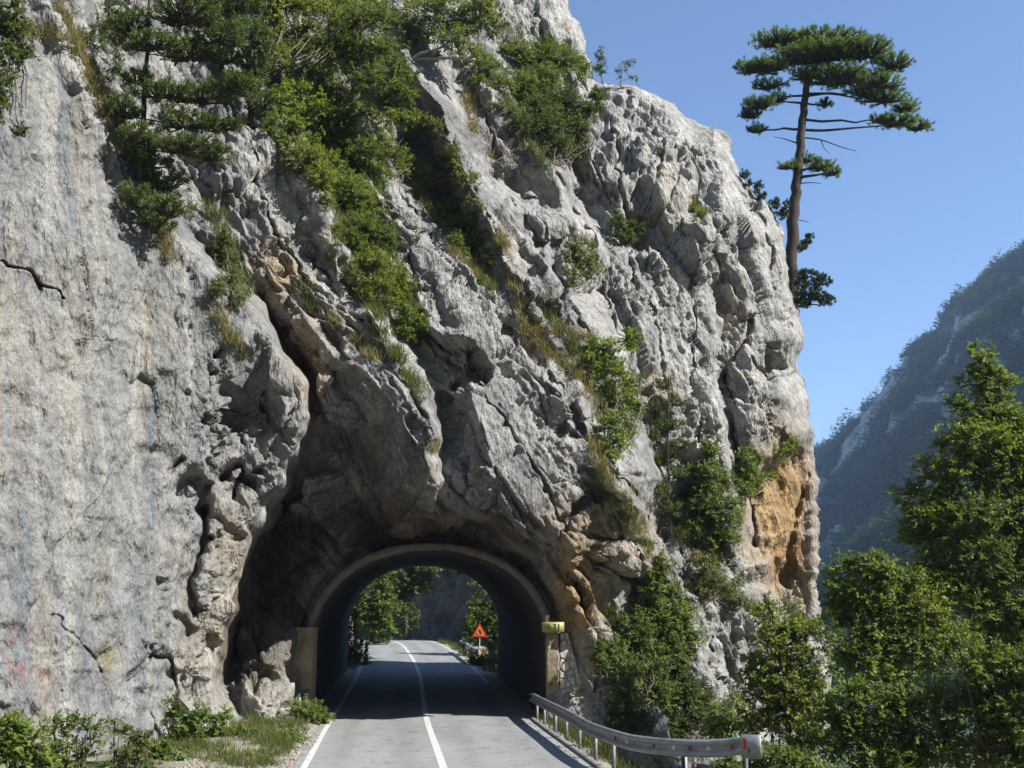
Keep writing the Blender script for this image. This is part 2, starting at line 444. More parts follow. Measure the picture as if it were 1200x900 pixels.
CRACKS = [  # image polyline, width px, depth m
    ([(552, 100), (575, 150), (604, 205), (640, 285)], 1.7, .45), ([(596, 235), (640, 305), (676, 368), (712, 420)], 1.6, .4), ([(628, 20), (648, 90), (690, 180), (712, 230)], 1.6, .4), ([(470, 215), (505, 290), (530, 345)], 1.6, .4), ([(520, 140), (552, 215), (590, 290)], 1.5, .35),
    ([(560, 432), (592, 495), (640, 575), (664, 622)], 1.4, .3), ([(648, 420), (690, 490), (726, 548), (760, 610)], 1.7, .45), ([(606, 330), (640, 380), (668, 430)], 1.5, .35), ([(715, 130), (722, 200), (735, 270), (742, 330)], 1.6, .4), ([(765, 120), (772, 190), (760, 240)], 1.5, .35),
    ([(760, 345), (772, 420), (776, 480)], 1.5, .35), ([(805, 300), (812, 380), (806, 460), (816, 540)], 1.5, .35), ([(690, 300), (712, 360), (722, 400)], 1.5, .35), ([(868, 215), (890, 280), (906, 340)], 1.5, .35), ([(880, 420), (905, 440), (935, 438)], 1.6, .4), ([(720, 600), (742, 680), (765, 760)], 1.5, .4), ([(800, 640), (818, 720), (826, 800)], 1.5, .4),
    ([(285, 175), (310, 230), (340, 290), (372, 340)], 1.5, .35), ([(350, 240), (372, 300), (420, 372)], 1.5, .3), ([(664, 672), (690, 730), (704, 800)], 1.8, .4), ([(700, 640), (722, 690), (730, 740)], 1.5, .3),
    ([(0, 308), (25, 314), (42, 330), (66, 340), (74, 350)], 1.8, 0.3), ([(42, 330), (48, 338)], 3.0, .3), 
    ([(270, 460), (290, 475), (272, 490), (280, 520)], 5, .4), ([(205, 575), (222, 560), (240, 570), (235, 600)], 9, .7), ([(260, 560), (275, 545), (292, 550), (270, 580)], 8, .8), ([(200, 550), (215, 535)], 4, .4),
    ([(235, 600), (240, 630), (228, 665), (220, 690), (232, 720)], 6, .8), ([(208, 722), (222, 735), (215, 748)], 6, .6), ([(150, 795), (165, 782), (180, 768), (196, 772), (204, 790)], 2.4, .5),
    ([(60, 722), (85, 738), (95, 752), (112, 764), (118, 790)], 1.0, .16), ([(195, 790), (205, 800), (210, 830)], 6, .6),
    ([(535, 452), (558, 436), (572, 425)], 4, .5), ([(515, 470), (525, 500), (518, 530)], 7, .8),
    ([(658, 505), (672, 480), (690, 520), (672, 510)], 7, .9), ([(690, 520), (712, 530)], 4, .5), ([(660, 612), (690, 582), (715, 578)], 5, .6), ([(680, 625), (720, 632), (755, 640)], 4, .6), ([(640, 640), (670, 690), (700, 740), (710, 790)], 4, .6),
    ([(655, 205), (672, 240), (690, 270), (695, 290)], 5, .9), ([(825, 290), (838, 350), (842, 400), (830, 440)], 6, .5), ([(800, 170), (815, 220), (812, 250)], 5, .6), ([(882, 375), (876, 395), (862, 415), (852, 440)], 3.2, .8),
    ([(852, 440), (858, 490), (868, 540), (880, 590), (884, 640)], 3, .8), ([(700, 130), (712, 165), (720, 160)], 4, .5), ([(735, 110), (735, 160)], 4, .5), ([(745, 260), (752, 320)], 4, .5), ([(790, 210), (770, 260)], 3, .4), ([(775, 290), (790, 350)], 4, .5),
    ([(740, 350), (742, 400)], 3, .4), ([(945, 560), (930, 620), (925, 680)], 4, .5), ([(915, 640), (910, 690)], 4, .5), ([(845, 750), (862, 800), (858, 850)], 5, .7), ([(700, 420), (720, 450)], 3, .3), ([(820, 260), (846, 300), (848, 360)], 3, .4)]

ARCH_HOLE_Y = 33.3


def tunnel_section(Y, grow=0.0, n=40):
    """arch profile (X, z) of the tunnel lining at world Y"""
    k = np.interp(Y, [33, 51], [0, 1])
    cx = -2.62 + k * (-4.40 + 2.62); zf = np.interp(Y, RP[:240, 1], RZ[:240])
    hw = 3.72 + grow; spring = 2.0; rise = 3.12 + grow
    a = np.linspace(0, math.pi, n)
    # slightly squared arch
    X = np.cos(a); Z = np.sin(a)
    e = 0.92
    X = np.sign(X) * np.abs(X) ** e; Z = np.abs(Z) ** e
    pts = [(cx + hw, zf - 0.3)] + [(cx + hw * x, zf + spring + rise * z) for x, z in zip(X, Z)] + [(cx - hw, zf - 0.3)]
    return np.array(pts)


def project(P):
    """world point -> photograph pixel"""
    d = np.asarray(P) - CAM
    fw = d[..., 1] * CP + d[..., 2] * SP
    up = -d[..., 1] * SP + d[..., 2] * CP
    return 600 + F * d[..., 0] / fw, 450 - F * up / fw


STEP = 1.5
gx = np.arange(-84, 1046, STEP); gy = np.arange(-54, 958, STEP)
GX, GY = np.meshgrid(gx, gy)


def depth_map():
    pts, ed, val = [], [], []
    def addline(L):
        i0 = len(pts)
        for x, y, Y in L: pts.append((x, y)); val.append(Y)
        for k in range(len(L) - 1): ed.append((i0 + k, i0 + k + 1))
    for L in (A_EDGE, A_BACK, B_CRACK, B_LIP, B_UNDER, B_RIDGE, B_GULLY, R0, R0R, R1, R1L, R1R, R2, R2R, C_RIDGE, C_R2, BROW, BROWU, R_CRACK, R_BLOCK, R_WALL, HOLL, HOLLU): addline(L)
    addline([(x, y, Y) for (x, y), Y in zip(SIL, SILY)])
    
    for x, y, Y in SINGLE: pts.append((x, y)); val.append(Y)
    for x in (-120, 1150):
        for y in (-120, 1050): pts.append((x, y)); val.append(21 if x < 0 else 45)
    pts_a = np.array(pts); val = np.array(val)
    inv = ray(pts_a[:, 0], pts_a[:, 1])[:, 1] / val       # 1/t
    vs, es, fs, ov, oe, of = delaunay_2d_cdt([Vector(p) for p in pts], ed, [], 0, 1e-4)
    iv = np.array([np.mean([inv[k] for k in o]) if o else -1 for o in ov])
    vs = np.array([(v.x, v.y) for v in vs])
    for k in np.where(iv < 0)[0]:
        d = np.hypot(*(pts_a - vs[k]).T); j = np.argsort(d)[:3]; w = 1 / (d[j] + .1); iv[k] = (inv[j] * w).sum() / w.sum()
    T = np.full(GX.shape, np.nan)
    for f in fs:
        a, b, c = vs[f[0]], vs[f[1]], vs[f[2]]
        x0, x1 = min(a[0], b[0], c[0]), max(a[0], b[0], c[0]); y0, y1 = min(a[1], b[1], c[1]), max(a[1], b[1], c[1])
        i0, i1 = np.searchsorted(gx, x0), np.searchsorted(gx, x1, 'right'); j0, j1 = np.searchsorted(gy, y0), np.searchsorted(gy, y1, 'right')
        if i1 <= i0 or j1 <= j0: continue
        X = GX[j0:j1, i0:i1]; Yy = GY[j0:j1, i0:i1]
        det = (b[1] - c[1]) * (a[0] - c[0]) + (c[0] - b[0]) * (a[1] - c[1])
        if abs(det) < 1e-9: continue
        l0 = ((b[1] - c[1]) * (X - c[0]) + (c[0] - b[0]) * (Yy - c[1])) / det
        l1 = ((c[1] - a[1]) * (X - c[0]) + (a[0] - c[0]) * (Yy - c[1])) / det
        l2 = 1 - l0 - l1
        m = (l0 > -1e-6) & (l1 > -1e-6) & (l2 > -1e-6)
        v = l0 * iv[f[0]] + l1 * iv[f[1]] + l2 * iv[f[2]]
        T[j0:j1, i0:i1] = np.where(m, v, T[j0:j1, i0:i1])
    T[np.isnan(T)] = np.nanmean(T)
    return T


def blur(A, s):
    r = int(3 * s) + 1; k = np.exp(-0.5 * (np.arange(-r, r + 1) / s) ** 2); k /= k.sum()
    A = np.pad(A, ((r, r), (0, 0)), mode='edge'); A = np.apply_along_axis(lambda v: np.convolve(v, k, 'valid'), 0, A)
    A = np.pad(A, ((0, 0), (r, r)), mode='edge'); return np.apply_along_axis(lambda v: np.convolve(v, k, 'valid'), 1, A)


def build_cliff():
    T = depth_map()
    # wander the creases a little so that no edge is ruler-straight
    wx = np.stack([GX / 34, GY / 34, GX * 0], -1); wy = np.stack([GX / 11, GY / 11, GX * 0 + 4], -1)
    calm0 = smooth01(polydist(GX, GY, [(340, 860), (350, 700), (420, 620), (560, 600), (650, 690), (660, 830)]), 10, 60)
    calm0 = np.minimum(calm0, 0.25 + 0.75 * smooth01(polydist(GX, GY, [(400, 412), (438, 446), (470, 489), (505, 547), (470, 618)]), 8, 30))
    calm0 = np.minimum(calm0, 0.4 + 0.6 * smooth01(polydist(GX, GY, [(556, 475), (618, 602), (672, 640), (700, 560)]), 20, 60))
    ddx = (9 * fbm(wx, 2, 171) + 3.5 * fbm(wy, 2, 173)) * calm0; ddy = (9 * fbm(wx, 2, 175) + 3.5 * fbm(wy, 2, 177)) * calm0
    fi = np.clip((GX + ddx - gx[0]) / STEP, 0, len(gx) - 1.001); fj = np.clip((GY + ddy - gy[0]) / STEP, 0, len(gy) - 1.001)
    i0 = fi.astype(int); j0 = fj.astype(int); fi -= i0; fj -= j0
    T = (T[j0, i0] * (1 - fi) + T[j0, i0 + 1] * fi) * (1 - fj) + (T[j0 + 1, i0] * (1 - fi) + T[j0 + 1, i0 + 1] * fi) * fj
    T = blur(T, 1.1)
    # bolder fins and gullies, except beside the arch
    T0 = 1 / T; Ts = blur(T0, 24.0)
    ex = 0.55 * smooth01(np.hypot((GX - 500) / 1.0, GY - 730), 250, 340) * smooth01(GX, 150, 330)
    T = 1 / (T0 + (T0 - Ts) * ex)
    # wrap the surface round behind the skyline
    sd, sy = polydist(GX, GY, SIL, SILY)
    xs = np.interp(GY, [p[1] for p in SIL], [p[0] for p in SIL])
    out = GX > xs
    PX, PY = GX.copy(), GY.copy()
    qx = np.zeros_like(GX); qy = np.zeros_like(GX); best = np.full(GX.shape, 1e9)
    for k in range(len(SIL) - 1):
        ax, ay = SIL[k]; bx, by = SIL[k + 1]; dx, dy = bx - ax, by - ay
        t = np.clip(((GX - ax) * dx + (GY - ay) * dy) / (dx * dx + dy * dy), 0, 1)
        cx, cy = ax + t * dx, ay + t * dy; d = np.hypot(GX - cx, GY - cy); m = d < best
        best = np.where(m, d, best); qx = np.where(m, cx, qx); qy = np.where(m, cy, qy)
    PX = np.where(out, qx, PX); PY = np.where(out, qy, PY)
    d = ray(PX, PY)
    tt = 1.0 / T
    tt = np.where(out, sy / d[..., 1], tt)
    # rounded shoulder just inside the skyline
    tt = tt + np.where(out, 0, 0.7 * np.exp(-best / 4.0))
    P = CAM + d * tt[..., None]
    P[..., 1] += np.where(out, 0.9 + best * 0.11, 0)
    P[..., 0] -= np.where(out, best * 0.07, 0)
    P[..., 2] -= np.where(out, np.maximum(best - 0.5, 0) * 0.22, 0)
    # image-space cracks pushed into the rock
    for L, w, dep in CRACKS:
        jig = vnoise(np.stack([GX * .09, GY * .09, GX * 0], -1), 31) * 4
        dd = polydist(GX + jig, GY - jig, L)
        k = dep * np.exp(-(dd / w) ** 2) * (~out)
        P += ray(GX, GY) / np.linalg.norm(ray(GX, GY), axis=-1)[..., None] * k[..., None]
    shp = P.shape[:2]
    def normals(Q):
        gu = np.gradient(Q, axis=1); gv = np.gradient(Q, axis=0)
        n = np.cross(gv, gu); return n / (np.linalg.norm(n, axis=-1)[..., None] + 1e-9)
    nrm = normals(P)
    ns = np.stack([blur(nrm[..., k], 3.5) for k in range(3)], -1); ns /= np.linalg.norm(ns, axis=-1)[..., None] + 1e-9
    if (ns * -ray(GX, GY)).sum(-1).mean() < 0: ns = -ns
    Q = P.reshape(-1, 3); nf = ns.reshape(-1, 3)
    fx, fy = GX.ravel(), GY.ravel()
    # zones
    A_poly = [(-200, -200), (30, -100)] + [(x, y) for x, y, _ in A_EDGE] + [(290, 1100), (-200, 1100)]
    dA = polydist(GX, GY, A_EDGE).ravel(); inA = inpoly(fx, fy, A_poly)
    wA = np.where(inA, smooth01(dA, 0, 12), 0)
    smoothA = wA * (1 - smooth01(fx, 195, 290) * smooth01(fy, 330, 480)) * (1 - 0.6 * smooth01(fy, 700, 850) * smooth01(fx, 120, 220))
    wR = (1 - wA) * smooth01(fx - (fy - 300) * 0.25, 640, 720)
    wM = np.clip(1 - wA - wR, 0, 1)
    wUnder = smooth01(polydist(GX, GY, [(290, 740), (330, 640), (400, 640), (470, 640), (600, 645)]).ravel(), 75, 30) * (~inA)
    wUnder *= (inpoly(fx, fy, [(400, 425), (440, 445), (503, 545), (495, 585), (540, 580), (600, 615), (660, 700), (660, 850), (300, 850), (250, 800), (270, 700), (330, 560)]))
    tone = np.zeros(len(Q)); disp = np.zeros(len(Q)); groove = np.zeros(len(Q)); rid = np.zeros(len(Q))
    wob = np.stack([fbm(Q * 0.28, 2, 61), fbm(Q * 0.28, 2, 62), fbm(Q * 0.28, 2, 63)], -1) * 0.55
    for w, axis, nv, k, amp, bias in ((smoothA, (0.05, 0.1, 1), (0.4, 0.9, 0), 3.4, 0.20, (0, 0, 0)), (wA - smoothA, (0.25, 0.1, 1), (0.9, 0.2, -.2), 1.5, 0.95, (0, 0.3, 0)),
                                      (wM, (0.55, 0.1, -0.83), (0.83, 0.05, 0.56), 2.8, 1.35, (0, 0.55, 0)), (wR, (0.20, 0, -0.97), (0.97, 0.1, 0.2), 2.6, 1.3, (0, 0.35, 0))):
        idx = np.where(w > 0.001)[0]
        if not len(idx): continue
        Pw = Q[idx] + wob[idx]
        q = frame(Pw, axis, nv, k)
        mod = smooth01(fbm(Q[idx] * 0.30, 3, 41), -0.30, 0.30); mod2 = smooth01(fbm(Q[idx] * 0.6, 3, 47), -0.25, 0.35); mod3 = smooth01(fbm(Q[idx] * 1.1, 3, 49), -0.25, 0.3)
        fr = 0.012 * fbm(Q[idx] * 9, 3, 53)[:, None]
        h0, c0 = facet(q / 3.1 + 3, 51, 0.8, bias); h1, c1 = facet(q / 1.25 + fr, 11, 0.9, bias); h2, c2 = facet(q / 0.50 + 5 + fr * 2, 23, 1.0, bias); h3, c3 = facet(q / 0.21 + 9 + fr * 3, 37, 1.1, bias)
        dd = 0.56 * h0 + 0.25 * h1 * (0.3 + 0.9 * mod) + 0.135 * h2 * mod2 * (0.35 + mod) + 0.06 * h3 * (0.15 + mod3)
        dd -= 0.22 * np.clip(1 - c0 / 0.03, 0, 1) * mod + 0.20 * np.clip(1 - c1 / 0.045, 0, 1) * mod2 + 0.10 * np.clip(1 - c2 / 0.07, 0, 1) * mod3
        # hairline joints along and across the bedding
        qs = q * np.array((0.7, 1.6, 1.0))
        l1 = fbm(qs * 0.9 + 31, 4, 57, 0.6); l2 = fbm(q[:, [1, 0, 2]] * np.array((0.5, 1.9, 1.0)) + 7, 4, 59, 0.6)
        dd -= 0.12 * np.exp(-(l1 / 0.018) ** 2) * mod2 + 0.10 * np.exp(-(l2 / 0.015) ** 2) * mod3
        dd += 0.05 * fbm(q * 2.4, 4, 8, 0.6)
        disp[idx] += w[idx] * amp * dd
        rid[idx] += w[idx] * (0.8 * (l1 + l2) + 0.5 * h2)
        tone[idx] += w[idx] * (0.5 * np.sin(h0 * 37.0) * 1.0 + 0.5 * np.sin(np.round(h1 * 3) * 12.9))
    # solution pockets in the rough lower edge of the left wall
    rough = wA * smooth01(fx + (fy - 500) * 0.1, 170, 260)
    pit = fbm(Q * np.array((1.5, 1.5, 1.0)), 4, 71, 0.6)
    disp -= rough * 0.55 * smooth01(pit, 0.22, 0.34)
    disp -= (wA - 0.75 * smoothA) * 0.10 * smooth01(fbm(Q * np.array((2.6, 2.6, 0.8)), 5, 75, 0.65), 0.33, 0.38)
    # bedding: slabs whose broad faces rise slowly to the right and break off sharply
    def saw(c, p, sh=0.80):
        u = c / p - np.floor(c / p); k = np.floor(c / p)
        amp = 0.35 + 1.1 * _h(k.astype(np.int64), np.zeros(len(c), np.int64), np.zeros(len(c), np.int64), 77)
        return np.where(u < sh, u / sh, (1 - u) / (1 - sh)) * amp
    for w, nv, per, am in ((wM, (0.83, 0.05, 0.56), (2.3, 0.85, 0.33), (0.62, 0.28, 0.10)), (wR, (0.95, 0.1, 0.28), (1.7, 0.62, 0.27), (0.40, 0.19, 0.075)), (wA - smoothA, (0.8, 0.1, -0.2), (0.8, 0.33, 0.2), (0.14, 0.09, 0.05)), (smoothA, (0.4, 0.8, 0.1), (1.3, 0.5, 0.2), (0.07, 0.045, 0.022))):
        c0 = Q @ np.array(nv) + 0.26 * fbm(Q * 0.4, 3, 151) + 0.10 * fbm(Q * 1.7, 3, 155)
        for k, (p_, a_) in enumerate(zip(per, am)):
            md = smooth01(fbm(Q * (0.25, 0.5, 0.9)[k] + 9 * k, 3, 161 + k), -0.30, 0.25)
            disp += w * md * a_ * (saw(c0 + 0.06 * k * fbm(Q * 3, 2, 165), p_) - 0.4)
    disp *= np.where(out.ravel(), 0.6, 1.0)
    vd = ray(GX, GY); vd = vd / np.linalg.norm(vd, axis=-1)[..., None]
    nb = np.stack([blur(nrm[..., k], 1.6) for k in range(3)], -1); nb /= np.linalg.norm(nb, axis=-1)[..., None] + 1e-9
    cosv = np.abs((nb * vd).sum(-1)); cm = np.pad(cosv, 3, mode='edge'); H0, W0 = cosv.shape
    cosv = np.min([cm[a:a + H0, b:b + W0] for a in range(7) for b in range(7)], 0); cosv = blur(cosv, 1.6)
    low = blur(disp.reshape(shp), 5.0).ravel()
    fa = smooth01(cosv, 0.14, 0.40).ravel()
    disp = low * (0.25 + 0.75 * fa) + (disp - low) * fa
    # keep the rock round the tunnel mouth calm enough to leave the arch free
    hp = tunnel_section(33.0, 0.0)
    hx, hy = project(np.stack([hp[:, 0], np.full(len(hp), 33.0), hp[:, 1]], -1))
    hole = list(zip(hx, hy)) + [(hx[-1], 1000), (hx[0], 1000)]
    dh = polydist(GX, GY, list(zip(hx, hy))).ravel()
    calm = smooth01(dh, 4, 40)
    calm = np.minimum(calm, smooth01(polydist(GX, GY, [(640, 690), (656, 740), (680, 830)]).ravel(), 8, 38))
    calm = np.minimum(calm, 0.35 + 0.65 * smooth01(polydist(GX, GY, [(410, 425), (438, 470), (470, 520), (488, 560), (440, 560), (420, 520)]).ravel(), 10, 34))
    slab = np.exp(-(polydist(GX, GY, [(575, 470), (610, 540), (650, 590)]).ravel() / 42) ** 4)
    slab2 = np.exp(-(polydist(GX, GY, [(672, 655), (690, 720)]).ravel() / 26) ** 4)
    slab3 = np.exp(-(polydist(GX, GY, [(742, 400), (770, 440), (800, 380)]).ravel() / 34) ** 4)
    calm = calm * (1 - 0.62 * slab) * (1 - 0.45 * slab2) * (1 - 0.4 * slab3)
    disp = disp * (0.25 + 0.75 * calm) * (1 - 0.72 * np.exp(-((fx - 924) / 26) ** 4 - ((fy - 600) / 62) ** 4))
    # along slanted faces displacement must not run away at depth steps
    V = Q + nf * disp[:, None]
    # ------------------------------------------------ colour of the stone, plus shade painted in under the overhang
    g = 0.43 + 0.08 * fbm(Q * 0.7, 4, 81) + 0.13 * fbm(Q * 2.6, 5, 82, 0.65) + 0.05 * rid
    colr = np.stack([g * 0.985, g * 0.99, g * 0.985], -1)
    tb = fbm(Q * 0.45, 3, 85)
    def mixto(c, w): 
        nonlocal colr
        w = np.clip(w, 0, 1)[:, None]; colr = colr * (1 - w) + np.array(c) * w
    # blue-grey weathering film
    wf = smooth01(fbm(Q * np.array((.5, .5, .35)), 4, 91), -0.05, 0.35)
    mixto((0.25, 0.265, 0.285), wf * 0.65 * (1 - wR * .6))
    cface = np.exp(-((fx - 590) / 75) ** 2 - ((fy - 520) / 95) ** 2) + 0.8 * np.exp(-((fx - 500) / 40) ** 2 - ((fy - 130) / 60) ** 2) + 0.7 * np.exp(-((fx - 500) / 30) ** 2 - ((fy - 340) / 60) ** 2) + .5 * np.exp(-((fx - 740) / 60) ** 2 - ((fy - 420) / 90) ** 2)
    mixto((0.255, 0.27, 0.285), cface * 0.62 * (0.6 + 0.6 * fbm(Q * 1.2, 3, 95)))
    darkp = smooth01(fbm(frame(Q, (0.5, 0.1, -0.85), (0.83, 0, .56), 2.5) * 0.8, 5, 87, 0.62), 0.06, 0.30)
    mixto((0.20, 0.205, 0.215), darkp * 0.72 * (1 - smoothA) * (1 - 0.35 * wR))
    # vertical water streaks on the left wall
    st = fbm(np.stack([Q[:, 0] * 1.3 + Q[:, 1] * 1.3, Q[:, 1] * 0.2, Q[:, 2] * 0.10], -1), 4, 101)
    st2 = fbm(np.stack([Q[:, 0] * 2.3 + Q[:, 1] * 2.3, Q[:, 1] * 0.2, Q[:, 2] * 0.13], -1), 4, 111)
    mixto((0.335, 0.348, 0.36), smoothA * 0.65)
    mixto((0.25, 0.28, 0.31), smoothA * smooth01(st, 0.0, 0.3) * 0.9)
    mixto((0.47, 0.41, 0.31), smoothA * smooth01(st2, 0.15, 0.45) * 0.35)
    mixto((0.53, 0.53, 0.50), smoothA * smooth01(-st2, 0.15, 0.45) * 0.6)
    # ochre and tan patches where fresher stone shows
    nz = 0.70 + 0.9 * fbm(Q * 1.1, 4, 121)
    for x, y, rx, ry, wt, c in ((918, 600, 34, 74, 1.9, (0.46, 0.31, 0.155)), (930, 665, 20, 40, 1.2, (0.38, 0.23, 0.11)), (895, 610, 20, 30, .9, (0.45, 0.33, 0.19)), (920, 560, 22, 28, 1.0, (0.44, 0.30, 0.15)), (700, 605, 50, 24, 1.0, (0.45, 0.35, 0.24)), (672, 690, 36, 70, 1.5, (0.44, 0.31, 0.18)), (740, 640, 30, 24, .7, (0.45, 0.36, 0.25)), (690, 760, 25, 60, .7, (0.44, 0.34, 0.22)),
                              (325, 320, 30, 45, 1.1, (0.46, 0.36, 0.25)), (355, 420, 25, 50, 1.1, (0.42, 0.30, 0.19)), (380, 470, 16, 34, .9, (0.45, 0.35, 0.23)), (775, 255, 34, 40, .6, (0.45, 0.38, 0.29)), (270, 680, 24, 110, .8, (0.45, 0.37, 0.27)), (240, 760, 30, 50, .6, (0.42, 0.34, 0.25)), (120, 690, 10, 60, .5, (0.46, 0.40, 0.29)), (128, 770, 10, 20, .8, (0.45, 0.38, 0.14)), (600, 300, 20, 25, .5, (0.44, 0.36, 0.26)), (860, 360, 14, 50, .6, (0.44, 0.36, 0.26)),
                              (770, 460, 20, 22, .8, (0.47, 0.38, 0.28)), (310, 800, 30, 40, .5, (0.43, 0.37, 0.28)), (330, 300, 20, 20, .6, (0.5, 0.38, 0.24)), (85, 400, 40, 120, .35, (0.45, 0.39, 0.29)), (180, 380, 20, 80, .5, (0.46, 0.40, 0.30)), (505, 560, 20, 20, .5, (.4, .33, .24)), (540, 618, 60, 18, 1.1, (.32, .20, .11)), (480, 630, 30, 20, .9, (.30, .20, .12)), (350, 660, 30, 30, .6, (.26, .18, .11)), (945, 700, 14, 20, .5, (.45, .35, .2))):
        mixto(c, wt * np.exp(-((fx - x) / rx) ** 2 - ((fy - y) / ry) ** 2) * nz)
    # shade painted into the brown stone of the hollow over the road
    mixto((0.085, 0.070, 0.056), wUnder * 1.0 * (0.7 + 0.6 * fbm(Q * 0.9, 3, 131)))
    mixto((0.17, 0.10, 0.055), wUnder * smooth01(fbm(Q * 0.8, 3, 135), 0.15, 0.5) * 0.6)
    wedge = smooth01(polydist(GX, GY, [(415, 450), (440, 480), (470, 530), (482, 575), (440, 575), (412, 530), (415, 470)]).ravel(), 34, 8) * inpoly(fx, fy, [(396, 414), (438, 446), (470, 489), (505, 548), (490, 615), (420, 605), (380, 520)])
    mixto((0.17, 0.165, 0.16), wedge * (0.55 + 0.8 * fbm(Q * 0.8, 3, 137)))  # grey tint paints in the shade of the overhanging wedge face
    # faded red paint scrawl low on the left wall
    paint = np.zeros(len(Q))
    for L in ([(2, 728), (12, 752), (4, 760)], [(18, 724), (10, 745)], [(28, 740), (30, 732), (36, 733), (39, 742), (36, 750), (28, 752)], [(30, 752), (27, 740)], [(6, 770), (12, 790)], [(12, 778), (16, 795), (22, 780), (27, 800)], [(27, 776), (24, 800)], [(42, 782), (52, 788), (64, 790)], [(45, 790), (58, 797), (66, 792)]):
        paint = np.maximum(paint, np.exp(-(polydist(GX, GY, L).ravel() / 2.2) ** 2))
    mixto((0.42, 0.16, 0.15), paint * 0.55 * (0.6 + 0.8 * fbm(Q * 4, 2, 141)) * inA)
    colr = colr * (1 - 0.17 * smoothA)[:, None]
    colr = colr * (1 + 0.16 * wR * smooth01(-fy, -560, -420))[:, None] * np.array((1.03, 1.0, 0.95))
    colr = colr * (1 + 0.18 * tone * (1 - 0.7 * smoothA) + 0.10 * tb)[:, None]
    colr = np.clip(colr * 0.60, 0.02, 0.6)
    # ------------------------------------------------ faces
    H, W = shp
    idx = np.arange(H * W).reshape(H, W)
    Fq = np.stack([idx[:-1, :-1], idx[1:, :-1], idx[1:, 1:], idx[:-1, 1:]], -1).reshape(-1, 4)
    inh = inpoly(fx, fy, hole)
    far = (out & (best > 62)).ravel()
    bad = inh | far
    Fq = Fq[~bad[Fq].any(1)]
    used = np.unique(Fq); re = np.full(H * W, -1); re[used] = np.arange(len(used))
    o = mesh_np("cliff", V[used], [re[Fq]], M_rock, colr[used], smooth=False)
    tag(o, "grey limestone cliff with ochre patches rising above the tunnel mouth", "cliff", kind="structure")
    return V.reshape(H, W, 3), ns, out


CV, CN, COUT = build_cliff()


def cliff_at(x, y):
    i = np.clip(np.round((np.asarray(x) - gx[0]) / STEP).astype(int), 0, len(gx) - 1)
    j = np.clip(np.round((np.asarray(y) - gy[0]) / STEP).astype(int), 0, len(gy) - 1)
    return CV[j, i]
# ================================================================ ground
def asinh_axis(n, c, k=6.6, R=2200):
    u = np.linspace(-1, 1, n); return c + np.sinh(k * u) / math.sinh(k) * R


def build_ground():
    ax = asinh_axis(330, -1.0); ay = asinh_axis(330, 30.0)
    X, Y = np.meshgrid(ax, ay); Z = ground_h(X, Y)
    H, W = X.shape; idx = np.arange(H * W).reshape(H, W)
    Fq = np.stack([idx[:-1, :-1], idx[:-1, 1:], idx[1:, 1:], idx[1:, :-1]], -1).reshape(-1, 4)
    V = np.stack([X, Y, Z], -1).reshape(-1, 3)
    s, _ = road_lateral(X, Y); s = s.ravel()
    n = fbm(V * 0.8, 4, 301); n2 = fbm(V * 0.03, 3, 305)
    soil = np.array((0.26, 0.225, 0.175)); green = np.array((0.055, 0.075, 0.022)); dark = np.array((0.03, 0.05, 0.018))
    w = np.clip(smooth01(n, -0.15, 0.25) * smooth01(np.abs(s), 3.6, 6), 0, 1)[:, None]
    c = soil * (1 + 0.3 * n[:, None]) * (1 - w) + green * w
    f = smooth01(np.abs(s), 12, 40)[:, None]
    c = c * (1 - f) + (dark * (1 + 0.5 * n2[:, None])) * f
    o = mesh_np("ground", V, [Fq], simple_mat("ground_soil", (1, 1, 1), 0.95, var=0.35, scale=9, bump=0.8, vcol=True), np.clip(c, 0.01, 0.6), smooth=True)
    tag(o, kind="structure")


build_ground()


def strip(name, l0, l1, dz, mat, y0=None, y1=None, nl=1, kind="structure"):
    """a sheet following the road between lateral offsets l0..l1"""
    m = np.ones(len(RP), bool)
    if y0 is not None: m &= RP[:, 1] >= y0
    if y1 is not None: m &= RP[:, 1] <= y1
    p = RP[m]; n = RN[m]; z = RZ[m]
    L = np.linspace(l0, l1, nl + 1)
    V = np.stack([p[:, None, 0] + n[:, None, 0] * L[None], p[:, None, 1] + n[:, None, 1] * L[None], np.repeat(z[:, None], nl + 1, 1) + dz], -1)
    H, W = V.shape[:2]; idx = np.arange(H * W).reshape(H, W)
    Fq = np.stack([idx[:-1, :-1], idx[:-1, 1:], idx[1:, 1:], idx[1:, :-1]], -1).reshape(-1, 4)
    wear = np.ones(L.shape)
    if nl > 4:      # wheel tracks polished darker, dusty edges lighter
        for t in (-2.2, -0.75, 0.75, 2.2): wear -= 0.15 * np.exp(-((L - t) / 0.28) ** 2)
        wear += 0.10 * smooth01(np.abs(L), 2.75, 3.1)
    ww = np.repeat(wear[None], H, 0) * (1 + 0.05 * fbm(V * np.array((1.2, 0.25, 1)), 3, 881))
    cc = (ww[..., None] * np.array((1, 1, 1))).reshape(-1, 3)
    if nl > 4: cc[:, 2] *= 0.97
    o = mesh_np(name, V.reshape(-1, 3), [Fq], mat, cc, smooth=True)
    return tag(o, kind=kind)


